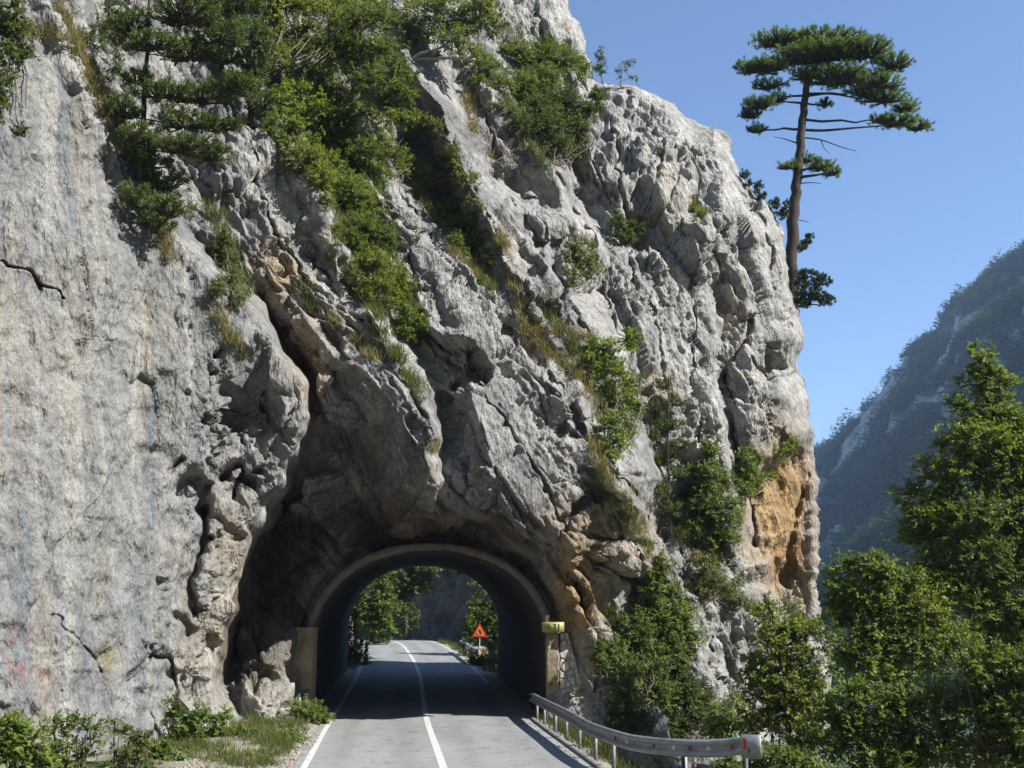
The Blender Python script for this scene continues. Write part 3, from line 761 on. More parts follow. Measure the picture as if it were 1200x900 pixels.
def asphalt():
    m, nt, out = new_mat("old_asphalt")
    b = N(nt, "ShaderNodeBsdfPrincipled", Roughness=0.85)
    big = ramp(nt, noise_node(nt, 0.45, 4, 0.6, stretch=(1, 0.35, 1)), [(0.3, (0.205, 0.208, 0.212)), (0.7, (0.27, 0.272, 0.272))])
    fine = ramp(nt, noise_node(nt, 60, 3, 0.7), [(0.3, (0.80, 0.80, 0.80)), (0.7, (1.15, 1.15, 1.15))])
    c = mixc(nt, 'MULTIPLY', 1.0, big, fine)
    pt = ramp(nt, noise_node(nt, 1.7, 3, 0.5), [(0.58, (1, 1, 1)), (0.66, (0.74, 0.74, 0.76))])
    c = mixc(nt, 'MULTIPLY', 0.8, c, pt)
    at_ = N(nt, "ShaderNodeVertexColor", layer_name="Col"); c = mixc(nt, 'MULTIPLY', 1.0, c, at_.outputs[0])
    # fine branching cracks filled with tar
    cn = noise_node(nt, 0.9, 6, 0.62); ck = ramp(nt, cn, [(0.493, (1, 1, 1)), (0.4975, (0.35, 0.35, 0.36)), (0.5025, (0.35, 0.35, 0.36)), (0.507, (1, 1, 1))])
    c = mixc(nt, 'MULTIPLY', 0.75, c, ck)
    nt.links.new(c, b.inputs["Base Color"])
    bp = N(nt, "ShaderNodeBump", Strength=0.4, Distance=0.01)
    nt.links.new(noise_node(nt, 120, 3), bp.inputs["Height"]); nt.links.new(bp.outputs[0], b.inputs["Normal"])
    nt.links.new(b.outputs[0], out.inputs[0]); return m


def paint():
    m, nt, out = new_mat("worn_road_paint")
    b = N(nt, "ShaderNodeBsdfPrincipled", Roughness=0.7)
    c = ramp(nt, noise_node(nt, 14, 5, 0.7), [(0.40, (0.26, 0.26, 0.26)), (0.48, (0.50, 0.50, 0.48)), (0.7, (0.68, 0.68, 0.66))])
    nt.links.new(c, b.inputs["Base Color"]); nt.links.new(b.outputs[0], out.inputs[0]); return m


M_asph, M_paint = asphalt(), paint()
strip("road", -3.15, 3.15, 0.0, M_asph, nl=42)
strip("centre_line", -0.085, 0.085, 0.004, M_paint)
strip("edge_line", -2.98, -2.84, 0.004, M_paint)
strip("edge_line", 2.80, 2.92, 0.004, M_paint, y0=45)
# made-up low dark strip beside the right lane, standing in for the rail's shadow
M_shade_strip = simple_mat("shade_strip_grey", (0.17, 0.165, 0.16), 0.9, var=0.35, scale=5, bump=0.4)


def shade_strip():
    m = (RP[:, 1] > 5) & (RP[:, 1] < 34.5); p = RP[m]; n = RN[m]; mb = MB()
    prof = [(3.153, -0.10), (3.153, 0.035), (3.30, 0.055), (3.42, -0.12)]
    V = np.array([[(q[0] + nn[0] * l, q[1] + nn[1] * l, z) for l, z in prof] for q, nn in zip(p, n)])
    H, W = V.shape[:2]; idx = np.arange(H * W).reshape(H, W)
    Fq = np.stack([idx[:-1, :-1], idx[:-1, 1:], idx[1:, 1:], idx[1:, :-1]], -1).reshape(-1, 4)
    mb.add(V.reshape(-1, 3), Fq)
    tag(mb.build("shade_strip", M_shade_strip), kind="structure")


shade_strip()


# ================================================================ tunnel
def stained_concrete(name, base, stain, amt=0.5):
    m, nt, out = new_mat(name)
    b = N(nt, "ShaderNodeBsdfPrincipled", Roughness=0.9)
    v = ramp(nt, noise_node(nt, 2.2, 6, 0.65), [(0.3, (0.6, 0.6, 0.6)), (0.7, (1.25, 1.25, 1.25))])
    c = mixc(nt, 'MULTIPLY', 1.0, tuple(base) + (1,), v)
    f = ramp(nt, noise_node(nt, 2.6, 4, 0.6, stretch=(1.6, 1.0, 0.25)), [(0.42, (0, 0, 0)), (0.62, (amt, amt, amt))])
    c = mixc(nt, 'MIX', f, c, tuple(stain) + (1,))
    nt.links.new(c, b.inputs["Base Color"])
    bp = N(nt, "ShaderNodeBump", Strength=0.7, Distance=0.03)
    nt.links.new(noise_node(nt, 14, 6, 0.65), bp.inputs["Height"]); nt.links.new(bp.outputs[0], b.inputs["Normal"])
    nt.links.new(b.outputs[0], out.inputs[0]); return m


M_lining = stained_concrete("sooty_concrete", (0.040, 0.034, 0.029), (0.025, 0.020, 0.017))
M_ring = stained_concrete("brown_concrete", (0.125, 0.112, 0.095), (0.15, 0.11, 0.07))
M_pier = stained_concrete("ochre_concrete", (0.25, 0.22, 0.175), (0.27, 0.18, 0.06), 0.6)


def build_tunnel():
    root = empty("road_tunnel", (-2.62, 33, 0), "arched concrete road tunnel through the cliff with ochre-stained piers", "tunnel")
    L = np.array(root.location)
    ys = np.linspace(32.78, 51.4, 30)
    S = np.array([[(x, y, z) for x, z in tunnel_section(y)] for y in ys]); O = np.array([[(x, y, z) for x, z in tunnel_section(y, 0.45)] for y in ys])
    H, W = S.shape[:2]; idx = np.arange(H * W).reshape(H, W)
    Fq = np.stack([idx[:-1, :-1], idx[:-1, 1:], idx[1:, 1:], idx[1:, :-1]], -1).reshape(-1, 4)
    mb = MB(); mb.add(S.reshape(-1, 3), Fq); mb.add(O.reshape(-1, 3), Fq[:, ::-1])
    # far end annulus
    k = np.arange(W - 1); e = np.vstack([S[-1], O[-1]]); mb.add(e, np.stack([k, k + 1, W + k + 1, W + k], -1))
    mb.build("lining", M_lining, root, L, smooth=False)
    # portal ring with a chamfered inner lip
    prof = [(0.004, 33.02), (0.003, 32.78), (0.02, 32.74), (0.06, 32.71), (0.11, 32.70), (0.16, 32.70), (0.21, 32.71), (0.26, 32.75), (0.28, 32.85), (0.30, 33.3)]
    W = 161
    sec = [[(x, y, z) for x, z in tunnel_section(33, g, 159)] for g, y in prof]
    V = np.array(sec).reshape(-1, 3); V[:, 1] += 0.05 * fbm(V * 2.6, 4, 7) + 0.09 * smooth01(fbm(V * 1.5, 3, 17), .15, .4)
    V[:, 2] += 0.03 * np.clip(fbm(V * 3.1, 3, 19), 0, 1)
    idx = np.arange(len(prof) * W).reshape(len(prof), W)
    Fq = np.stack([idx[:-1, :-1], idx[:-1, 1:], idx[1:, 1:], idx[1:, :-1]], -1).reshape(-1, 4)
    mb = MB(); mb.add(V, Fq); mb.build("arch_ring", M_ring, root, L)
    # the two piers, each with a cap
    def pier(x0, x1, z1, cap, name):
        n, h = 5, 22
        mb = MB()
        # weathered block: front, sides and top roughened, corners chipped
        nx_, nz_ = 14, 60; prof = [(x0, 33.27), (x0, 33.0), (x0 + .0, 32.72), (x0 + .03, 32.68)] + [(x0 + .03 + (x1 - x0 - .06) * t, 32.66) for t in np.linspace(0, 1, nx_)] + [(x1 - .03, 32.68), (x1, 32.72), (x1, 33.0), (x1, 33.27)]
        zz_ = np.concatenate([np.linspace(-.3, z1, nz_)])
        V_ = np.array([[(px_, py_, z_) for px_, py_ in prof] for z_ in zz_]); V_ = np.concatenate([V_, V_[-1:] * np.array((1, 0, 1)) + np.array((0, 33.27, 0.0))])
        q_ = V_.reshape(-1, 3); n_ = fbm(q_ * 4.0, 4, 881); V_[..., 1] += (0.035 * n_).reshape(V_.shape[:2]); V_[..., 0] += (0.02 * fbm(q_ * 5 + 9, 3, 882)).reshape(V_.shape[:2])
        chip = smooth01(fbm(q_ * 2.2, 3, 885), 0.18, 0.4).reshape(V_.shape[:2]); V_[..., 1] += 0.06 * chip
        ii = np.arange(V_.shape[0] * V_.shape[1]).reshape(V_.shape[:2]); mb.add(V_.reshape(-1, 3), np.stack([ii[:-1, :-1], ii[:-1, 1:], ii[1:, 1:], ii[1:, :-1]], -1).reshape(-1, 4))
        o = mb.build("pier", M_pier, root, L)
        if cap:
            c = MB(); c.box(((x0 + x1) / 2, 32.92, z1 + 0.06), (x1 - x0 + 0.06, 0.66, 0.12)); c.build("cap", M_pier, o, None)
            c2 = o.children[0]; c2.data.transform(Matrix.Translation(-Vector(L)))
        return o
    zl = at(350, 735, 32.55)[2]; zr = at(648, 742, 32.55)[2]
    pl = pier(at(340, 780, 32.55)[0], at(366, 780, 32.55)[0], zl, False, "left")
    pr = pier(at(640, 780, 32.55)[0], at(656, 780, 32.55)[0], zr, True, "right")
    # rubble masonry filling between right pier and rock
    p0, p1, p2, p3 = at(656.5, 838, 32.6), at(692, 838, 32.6), at(665, 742, 32.9), at(656.5, 742, 32.9)
    n, h = 46, 110
    u, v = np.meshgrid(np.linspace(0, 1, n), np.linspace(0, 1, h))
    P = ((1 - u)[..., None] * p0 + u[..., None] * p1) * (1 - v)[..., None] + ((1 - u)[..., None] * p3 + u[..., None] * p2) * v[..., None]
    P = P.reshape(-1, 3); Q = P.copy(); Q[:, 1] = 0
    hh, cc = facet(Q / 0.30, 211, 0.5)
    P[:, 1] -= 0.10 * smooth01(cc, 0.0, 0.14) * 0.6 + 0.03 * hh
    idx = np.arange(n * h).reshape(h, n); Fq = np.stack([idx[:-1, :-1], idx[:-1, 1:], idx[1:, 1:], idx[1:, :-1]], -1).reshape(-1, 4)
    j = smooth01(cc, 0.0, 0.07)[:, None]
    rv = _h(np.floor(hh * 7).astype(int), np.zeros(len(hh), int), np.zeros(len(hh), int), 5)[:, None]
    col = (np.array((0.30, 0.26, 0.21)) * (1 - j) + (np.array((0.42, 0.39, 0.33)) * (0.75 + 0.5 * rv)) * j)
    back = P.copy(); back[:, 1] += 0.7
    mb = MB(); mb.add(P, Fq, col)
    edge = np.concatenate([idx[0, :], idx[1:, -1], idx[-1, -2::-1], idx[-2:0:-1, 0]])
    ne = len(edge); k = np.arange(ne)
    mb.add(np.vstack([P[edge], back[edge]]), np.stack([k, k + ne, (k + 1) % ne + ne, (k + 1) % ne], -1), np.vstack([col[edge]] * 2))
    mb.build("stone_infill", simple_mat("rubble_stone", (1, 1, 1), 0.9, var=0.2, scale=7, bump=0.5, vcol=True), root, L, vcol=True)
    return root


build_tunnel()


def text_mesh(name, body, size, mat, parent, loc, rot, extrude=0.004):
    cu = bpy.data.curves.new(name, 'FONT'); cu.body = body; cu.size = size; cu.extrude = extrude; cu.align_x = 'CENTER'; cu.align_y = 'CENTER'
    tmp = bpy.data.objects.new(name + "_curve", cu); COL.objects.link(tmp)
    dg = bpy.context.evaluated_depsgraph_get(); me = bpy.data.meshes.new_from_object(tmp.evaluated_get(dg))
    bpy.data.objects.remove(tmp)
    me.materials.clear(); me.materials.append(mat)
    o = bpy.data.objects.new(name, me); COL.objects.link(o); o.parent = parent; o.location = loc; o.rotation_euler = rot
    return o


M_yellow = simple_mat("faded_yellow_paint", (0.30, 0.28, 0.085), 0.6, var=0.2, scale=8)
M_black = simple_mat("black_paint", (0.03, 0.03, 0.028), 0.6)
M_galv = simple_mat("galvanised_steel", (0.25, 0.26, 0.265), 0.55, 0.3, var=0.28, scale=4, bump=0.15)
M_galv_l = simple_mat("pale_galvanised_steel", (0.52, 0.54, 0.55), 0.5, 0.2, var=0.2, scale=5, bump=0.1)
M_red = simple_mat("red_paint", (0.55, 0.03, 0.02), 0.45, var=0.15)
M_dred = simple_mat('dull_red_plastic', (0.28, 0.03, 0.025), 0.5)
M_orange = simple_mat("orange_reflective", (0.85, 0.27, 0.06), 0.45, var=0.12)
M_white = simple_mat("white_paint", (0.72, 0.73, 0.72), 0.5, var=0.12)


def tunnel_plate():
    a = at(635, 740.5, 32.5); b = at(661, 729, 32.5)
    c = (a + b) / 2; w_, h_ = b[0] - a[0], b[2] - a[2]
    root = empty("number_plate_sign", c, "small yellow plate with dark characters above the tunnel's right pier", "sign")
    mb = MB(); mb.box((0, 0, 0), (w_, 0.03, h_)); mb.build("plate", M_yellow, root)
    for bx_ in (-.2, .1):
        m2 = MB(); m2.box((bx_, .12, 0), (.05, .21, .05)); m2.build("bracket", M_galv, root)
    text_mesh("lettering", "I-31", h_ * 0.86, M_black, root, (0.05, -0.02, 0), (math.pi / 2, 0, 0))


tunnel_plate()


def warning_sign():
    c = at(562, 741, 57.5)
    g = float(ground_h(np.array([c[0]]), np.array([c[1]]))[0])
    root = empty("warning_sign", (c[0], c[1], g), "orange triangular warning sign with red border seen through the tunnel", "road sign")
    zc = c[2] - g; R = 0.52
    def tri(r, y, mat, name, par, th=0.012):
        v = [(r * math.cos(a), y, zc + r * math.sin(a)) for a in (math.pi / 2, math.pi * 7 / 6, math.pi * 11 / 6)]
        v2 = [(x, y + th, z) for x, _, z in v]
        mb = MB(); mb.add(v + v2, [(0, 1, 2), (5, 4, 3)]); mb.add(v + v2, [(0, 3, 4, 1), (1, 4, 5, 2), (2, 5, 3, 0)])
        o = mb.build(name, mat, par); 
        return o
    b = tri(R, -0.03, M_red, "border", root)
    f = tri(R * 0.70, -0.040, M_orange, "field", root, 0.008)
    # dark pictogram: a leaning wedge with a block at its foot
    mb = MB(); y = -0.046
    P = [(-0.05, 0.16), (0.03, 0.17), (0.14, -0.10), (0.02, -0.10), (-0.02, 0.0)]
    v = [(x, y, zc + z) for x, z in P] + [(x, y + 0.005, zc + z) for x, z in P]
    mb.add(v, [(0, 1, 4), (1, 2, 4), (2, 3, 4)]); mb.box((-0.14, y + .002, zc - 0.09), (0.10, 0.006, 0.07)); mb.build("pictogram", M_black, root)
    p = MB(); p.tube([(0, 0.02, -0.3), (0, 0.02, zc + 0.28)], 0.032, 8); p.build("post", M_galv_l, root)


warning_sign()


# ================================================================ guardrails
def w_beam(path, up=0.31, depth=0.08, flip=1):
    """W profile swept along a path of rail centre points"""
    p = np.asarray(path, float); t = np.gradient(p, axis=0); t[:, 2] = 0; t /= np.linalg.norm(t, axis=1)[:, None]
    o = np.stack([-t[:, 1], t[:, 0], 0 * t[:, 0]], -1) * flip          # towards the road
    prof = [(-.155, 0.0), (-.15, .02), (-.115, .08), (-.07, .08), (-.035, .01), (0, .0), (.035, .01), (.07, .08), (.115, .08), (.15, .02), (.155, 0.0)]
    V = np.array([[q + oo * d + np.array((0, 0, z)) for z, d in prof] for q, oo in zip(p, o)])
    B = V - o[:, None, :] * 0.006
    H, W = V.shape[:2]; idx = np.arange(H * W).reshape(H, W)
    Fq = np.stack([idx[:-1, :-1], idx[:-1, 1:], idx[1:, 1:], idx[1:, :-1]], -1).reshape(-1, 4)
    mb = MB(); mb.add(V.reshape(-1, 3), Fq); mb.add(B.reshape(-1, 3), Fq[:, ::-1])
    return mb, o


def near_guardrail():
    key = [at(623, 817, 33.4), at(640, 826, 30.4), at(664, 838, 27.2), at(690, 853, 24.2), at(716, 863, 22.3), at(745, 871, 20.9), at(790, 876, 19.7), at(835, 877, 19.1), at(872, 873.5, 18.7)]
    p = catmull(np.array(key), 10)
    base = np.array((key[0][0], key[0][1], 0.0))
    root = empty("guardrail", base, "galvanised crash barrier curving away from the road beside the tunnel's right pier", "guardrail")
    mb, o = w_beam(p, flip=-1)
    rail = mb.build("rail", M_galv, root, base, smooth=False)
    s = np.concatenate([[0], np.cumsum(np.linalg.norm(np.diff(p, axis=0), axis=1))])
    def where(x):
        i = int(np.argmin(abs(project(p)[0] - x))); return p[i], o[i]
    for k, x in enumerate((627, 637, 649, 661, 676, 694, 717, 797)):
        q, oo = where(x)
        g = float(ground_h(np.array([q[0]]), np.array([q[1]]))[0]) - 0.25
        a = math.atan2(oo[1], oo[0]); R = [[math.cos(a), -math.sin(a), 0], [math.sin(a), math.cos(a), 0], [0, 0, 1]]
        pm = MB(); c = q - oo * 0.075
        z1 = q[2] + 0.13
        # C-shaped steel post: web and two flanges
        top = np.array((c[0], c[1], z1)); 
        h = z1 - g
        pm.box((c[0], c[1], g + h / 2), (0.012, 0.10, h), R)
        pm.box(np.array((c[0], c[1], g + h / 2)) + np.array(R) @ np.array((0.03, 0.044, 0)), (0.06, 0.012, h), R)
        pm.box(np.array((c[0], c[1], g + h / 2)) + np.array(R) @ np.array((0.03, -0.044, 0)), (0.06, 0.012, h), R)
        pm.build("post", M_galv, root, base)
    for x in (722, 766, 808, 856):
        q, oo = where(x); rm = MB()
        rm.tube([q + oo * 0.0, q + oo * 0.03], 0.032, 10); rm.add(np.vstack([q + oo * 0.031 + 0.032 * np.array((math.cos(t) * -oo[1], math.cos(t) * oo[0], math.sin(t))) for t in np.linspace(0, 2 * math.pi, 10, endpoint=False)]), np.array([(0, k, k + 1) for k in range(1, 9)]))
        rm.build("reflector", M_dred, root, base)
    # splice bolts
    for x in (735, 788, 832):
        q, oo = where(x); bm = MB()
        a = math.atan2(oo[1], oo[0]); bm.box(q + oo * 0.006, (0.02, 0.10, 0.30), [[math.cos(a), -math.sin(a), 0], [math.sin(a), math.cos(a), 0], [0, 0, 1]])
        bm.build("splice_plate", M_galv_l, root, base)
    # bull-nose end cap with a red mark and small dark characters
    q, oo = p[-1], o[-1]; t = np.array((oo[1], -oo[0], 0)) ; t = t if t[0] > 0 else -t
    sweep = []
    for a in np.linspace(0, math.pi * 0.9, 12): sweep.append(t * (0.16 * math.sin(a) + 0.18 * (a > 0)) + oo * (0.085 - 0.06 * (1 - math.cos(a)) ))
    sweep = [oo * 0.085 - t * 0.02] + sweep
    V = np.array([[q + w_ + np.array((0, 0, z)) for z in (-.20, .20)] for w_ in sweep])
    H = len(V); idx = np.arange(H * 2).reshape(H, 2); Fq = np.stack([idx[:-1, 0], idx[1:, 0], idx[1:, 1], idx[:-1, 1]], -1)
    cm = MB(); cm.add(V.reshape(-1, 3), Fq)
    cap = cm.build("end_cap", M_galv, root, base); sm = cap.modifiers.new("solid", 'SOLIDIFY'); sm.thickness = 0.008
    cap["label"] = "pale bull-nose end cap with a red bar"
    L0 = q + oo * 0.094 + t * 0.09
    def patch(name, mat, ds, z0, z1, wd):
        pm = MB(); c = L0 + t * ds + np.array((0, 0, (z0 + z1) / 2)); a = math.atan2(t[1], t[0])
        pm.box(c, (wd, 0.01, z1 - z0), [[math.cos(a), -math.sin(a), 0], [math.sin(a), math.cos(a), 0], [0, 0, 1]]); return pm.build(name, mat, cap, base)
    patch("red_bar", M_red, -0.035, -0.06, 0.13, 0.05)
    for k, z in enumerate((-0.13, -0.085, -0.04)):
        a = math.atan2(t[1], t[0]); c = L0 + t * 0.045 + np.array((0, 0, z)) - base
        text_mesh("lettering", "LNV"[k], 0.055, M_black, cap, c, (math.pi / 2, 0, a))
    em = MB(); g = float(ground_h(np.array([q[0]]), np.array([q[1]]))[0])
    e = q - oo * 0.06 - t * 0.02; em.box((e[0], e[1], (g - .3 + e[2]) / 2), (0.07, 0.1, e[2] - g + .3)); em.build("end_post", simple_mat("dark_steel", (0.05, 0.055, 0.06), 0.6, 0.4), root, base)


near_guardrail()


def far_guardrail():
    m = np.where((RP[:, 1] > 56.5) & (RP[:, 1] < 67))[0]
    p = np.array([(RP[i, 0] + RN[i, 0] * 3.35, RP[i, 1] + RN[i, 1] * 3.35, RZ[i] + 0.62) for i in m])
    base = np.array((p[0][0], p[0][1], RZ[m[0]]))
    root = empty("guardrail", base, "short pale crash barrier beyond the tunnel, left of the orange warning sign", "guardrail")
    mb, o = w_beam(p, flip=1); mb.build("rail", M_galv_l, root, base)
    for i in range(2, len(p), 9):
        pm = MB(); c = p[i] - o[i] * 0.07; pm.box((c[0], c[1], c[2] - 0.4), (0.07, 0.1, 1.1)); pm.build("post", M_galv_l, root, base)
    cm = MB(); c = p[0] - np.array((0, .03, 0)); cm.box(c, (0.16, 0.05, 0.36)); cm.build("end_cap", M_white, root, base)


far_guardrail()
# ================================================================ rocks beyond the tunnel
def rock_sheet(name, path, zs, label, seed, amp=0.5, tint=(0.20, 0.19, 0.175), lean=0.12, kind=None, cat=None, thick=6.0, step=0.3):
    """a rock wall following a plan path, closed behind and on top"""
    p = catmull(np.array(path, float), 12)
    s = np.concatenate([[0], np.cumsum(np.linalg.norm(np.diff(p, axis=0), axis=1))])
    ss = np.arange(0, s[-1], step); px = np.interp(ss, s, p[:, 0]); py = np.interp(ss, s, p[:, 1])
    t = np.stack([np.gradient(px), np.gradient(py)], -1); t /= np.linalg.norm(t, axis=1)[:, None]; n = np.stack([t[:, 1], -t[:, 0]], -1)   # outward = right of the path
    z0, z1 = zs; zz = np.arange(z0, z1, step)
    nz = len(zz)
    rows = []
    for k, z in enumerate(zz):
        off = -(z - z0) * lean
        rows.append(np.stack([px + n[:, 0] * off, py + n[:, 1] * off, np.full(len(px), z)], -1))
    for k in range(1, int(thick / step / 2)):
        off = -(z1 - z0) * lean - k * step * 2
        rows.append(np.stack([px + n[:, 0] * off, py + n[:, 1] * off, np.full(len(px), z1 + 0.4 * k * step)], -1))
    P = np.array(rows); H, W = P.shape[:2]; Q = P.reshape(-1, 3)
    q = rot_stretch(Q, (0.2, 0.1, 1), 1.8)
    h1, c1 = facet(q / 1.9, seed, 1.0); h2, c2 = facet(q / 0.8, seed + 9, 1.0)
    d = amp * (0.9 * h1 + 0.4 * h2 + 0.5 * fbm(q / 1.5, 4, seed) - 0.4 * np.exp(-(c1 / .05) ** 2))
    nn = np.tile(np.concatenate([n, np.full((len(n), 1), 0.25)], 1), (H, 1))
    V = Q + nn * d[:, None]
    g = np.array(tint) * (1 + 0.5 * fbm(Q * 0.6, 4, seed + 3))[:, None]
    w = smooth01(fbm(Q * 0.35, 3, seed + 5), 0.05, 0.4)[:, None]
    g = g * (1 - .5 * w) + np.array((0.22, 0.15, 0.09)) * .5 * w
    idx = np.arange(H * W).reshape(H, W); Fq = np.stack([idx[:-1, :-1], idx[:-1, 1:], idx[1:, 1:], idx[1:, :-1]], -1).reshape(-1, 4)
    o = mesh_np(name, V, [Fq], M_rock, np.clip(g, 0.02, 0.6))
    return tag(o, label, cat, kind=kind)


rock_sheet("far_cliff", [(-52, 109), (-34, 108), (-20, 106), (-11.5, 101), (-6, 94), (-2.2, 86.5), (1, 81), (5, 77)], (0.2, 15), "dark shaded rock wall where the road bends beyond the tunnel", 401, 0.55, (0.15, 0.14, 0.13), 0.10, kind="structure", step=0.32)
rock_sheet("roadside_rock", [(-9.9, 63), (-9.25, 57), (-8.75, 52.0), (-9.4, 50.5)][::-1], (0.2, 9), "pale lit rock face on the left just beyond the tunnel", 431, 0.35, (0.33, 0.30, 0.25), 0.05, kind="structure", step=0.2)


def boulder(name, c, r, label, tint, seed, group=None, squash=0.75):
    n, m = 26, 16
    u, v = np.meshgrid(np.linspace(0, 2 * math.pi, n, endpoint=False), np.linspace(0, math.pi, m))
    D = np.stack([np.sin(v) * np.cos(u), np.sin(v) * np.sin(u), np.cos(v)], -1).reshape(-1, 3)
    h, _ = facet(D * 1.3 + seed, seed, 1.0)
    V = D * r * (1 + 0.22 * h + 0.12 * fbm(D * 2.3 + seed, 3, seed))[:, None] * np.array((1, 0.9, squash))
    idx = np.arange(n * m).reshape(m, n); Fq = np.stack([idx[:-1], np.roll(idx, -1, 1)[:-1], np.roll(idx, -1, 1)[1:], idx[1:]], -1).reshape(-1, 4)[:, ::-1]
    col = np.array(tint) * (1 + 0.3 * fbm(D * 3, 3, seed + 1))[:, None]
    o = mesh_np(name, V + np.array(c), [Fq], M_rock, np.clip(col, .03, .6), loc=c)
    return tag(o, label, "boulder" if label else None, group)


bx = at(560, 760, 59.5)
boulder("boulder", (bx[0], bx[1], bx[2] - 0.25), 0.55, "tan boulder behind the post of the orange warning sign", (0.26, 0.20, 0.13), 501)

# ================================================================ mountain across the valley
def ruled(name, top, bot, nu, nv, amp, seed, gully=1.0):
    a = catmull(np.array([at(*q) for q in top]), 16); b = catmull(np.array([at(*q) for q in bot]), 16)
    u = np.linspace(0, 1, nu)
    A = np.stack([np.interp(u, np.linspace(0, 1, len(a)), a[:, k]) for k in range(3)], -1); B = np.stack([np.interp(u, np.linspace(0, 1, len(b)), b[:, k]) for k in range(3)], -1)
    v = np.linspace(0, 1, nv)[:, None, None]
    P = A[None] * (1 - v) + B[None] * v
    sz = np.linalg.norm(A - B, axis=1).mean()
    prof = np.sin(np.linspace(0, 1, nv) * math.pi)[:, None]
    Q = P.reshape(-1, 3)
    s = rot_stretch(Q, (0.15, 0.15, -0.95), 2.6)
    d = fbm(s / (sz * 0.22), 4, seed, 0.5, True) * amp + fbm(Q / (sz * 0.07), 2, seed + 5) * amp * 0.3
    h, c = facet(s / (sz * 0.09), seed + 3, 0.8); d += h * amp * 0.30
    d = d.reshape(nv, nu) * (0.35 + 0.65 * smooth01(np.linspace(0, 1, nv), 0, 0.12))[:, None]
    P[..., 0] -= d * 0.8; P[..., 2] += d * 0.35
    # the other side of the ridge, falling away behind
    back = []
    for k in range(1, 14):
        off = np.array((0.9, 0.25, -0.55)) * sz * 0.05 * k
        back.append(A + off)
    P = np.concatenate([np.array(back[::-1]), P], 0)
    H, W = P.shape[:2]; idx = np.arange(H * W).reshape(H, W)
    Fq = np.stack([idx[:-1, :-1], idx[1:, :-1], idx[1:, 1:], idx[:-1, 1:]], -1).reshape(-1, 4)[:, ::-1]
    return P, Fq


def paint_mountain(P, seed, sz):
    Q = P.reshape(-1, 3)
    n = fbm(Q / (sz * 0.12), 5, seed); st = fbm(rot_stretch(Q, (0.12, 0.1, -0.97), 3) / (sz * 0.05), 4, seed + 1)
    gv = np.gradient(P, axis=0); gu = np.gradient(P, axis=1); nr = np.cross(gu, gv); nr /= np.linalg.norm(nr, axis=-1)[..., None] + 1e-9
    steep = 1 - np.abs(nr[..., 2]).ravel()
    rock = smooth01(steep + 0.5 * st + 0.45 * n, 0.44, 0.74)
    g = np.array((0.026, 0.046, 0.016)) * (1 + 0.6 * n)[:, None]
    r = np.array((0.34, 0.33, 0.29)) * (1 + 0.3 * st)[:, None]
    return np.clip(g * (1 - rock[:, None]) + r * rock[:, None], 0.01, 0.5), rock


M_mtn = simple_mat("forested_rock", (1, 1, 1), 0.95, var=0.5, scale=0.12, vcol=True)
TOP = [(1330, 210, 760), (1260, 265, 800), (1200, 307, 850), (1150, 345, 920), (1120, 388, 980), (1085, 405, 1030), (1060, 450, 1080), (1030, 488, 1130), (1000, 508, 1180), (975, 527, 1230), (955, 542, 1280), (930, 568, 1350), (880, 630, 1500)]
BOT = [(1500, 760, 230), (1400, 770, 260), (1320, 770, 290), (1250, 765, 330), (1200, 760, 380), (1150, 755, 430), (1100, 752, 490), (1060, 748, 560), (1020, 745, 640), (985, 742, 720), (955, 740, 820), (930, 738, 930), (880, 735, 1100)]
MP, MF = ruled("mountain", TOP, BOT, 380, 260, 36, 601)
MC, MR = paint_mountain(MP, 611, 700)
tag(mesh_np("mountain", MP.reshape(-1, 3), [MF], M_mtn, MC, smooth=False), kind="structure")
TOP2 = [(900, 745, 620), (955, 692, 560), (1000, 655, 500), (1030, 628, 460), (1060, 602, 430), (1120, 570, 400), (1250, 520, 370), (1400, 480, 350)][::-1]
BOT2 = [(900, 800, 330), (960, 800, 300), (1000, 800, 270), (1040, 800, 250), (1080, 800, 235), (1150, 800, 220), (1280, 800, 205), (1450, 800, 190)][::-1]
HP, HF = ruled("hill", TOP2, BOT2, 120, 60, 8, 651)
HC, HR = paint_mountain(HP, 661, 300)
HC = np.clip(HC * 0.8, 0.01, 0.2)
tag(mesh_np("hill", HP.reshape(-1, 3), [HF], M_mtn, HC, smooth=False), kind="structure")


def conifer_tris(h, seed, n=46):
    """small far tree: a ragged cone of leaf-like triangles round a stem"""
    r = np.random.default_rng(seed)
    z = r.uniform(0.12, 1.0, n) ** 0.9; rad = (1 - z) * 0.26 + 0.03; a = r.uniform(0, 2 * math.pi, n)
    c = np.stack([np.cos(a) * rad * r.uniform(.3, 1, n), np.sin(a) * rad * r.uniform(.3, 1, n), z], -1)
    d = np.stack([np.cos(a), np.sin(a), r.uniform(-.5, .5, n)], -1); s = np.cross(d, (0, 0, 1)) * 0.7 + r.normal(0, .4, (n, 3))
    L = 0.11 * (1.15 - z)[:, None] + 0.03
    V = np.stack([c - s * L * .5, c + s * L * .5, c + d * L * 1.3 + np.array((0, 0, .03))], 1) * h
    st = np.array([[(-.012, 0, 0), (.012, 0, 0), (0, 0, 1.0)], [(0, -.012, 0), (0, .012, 0), (0, 0, 1.0)]]) * h
    V = np.concatenate([V, st]); return V.reshape(-1, 3)


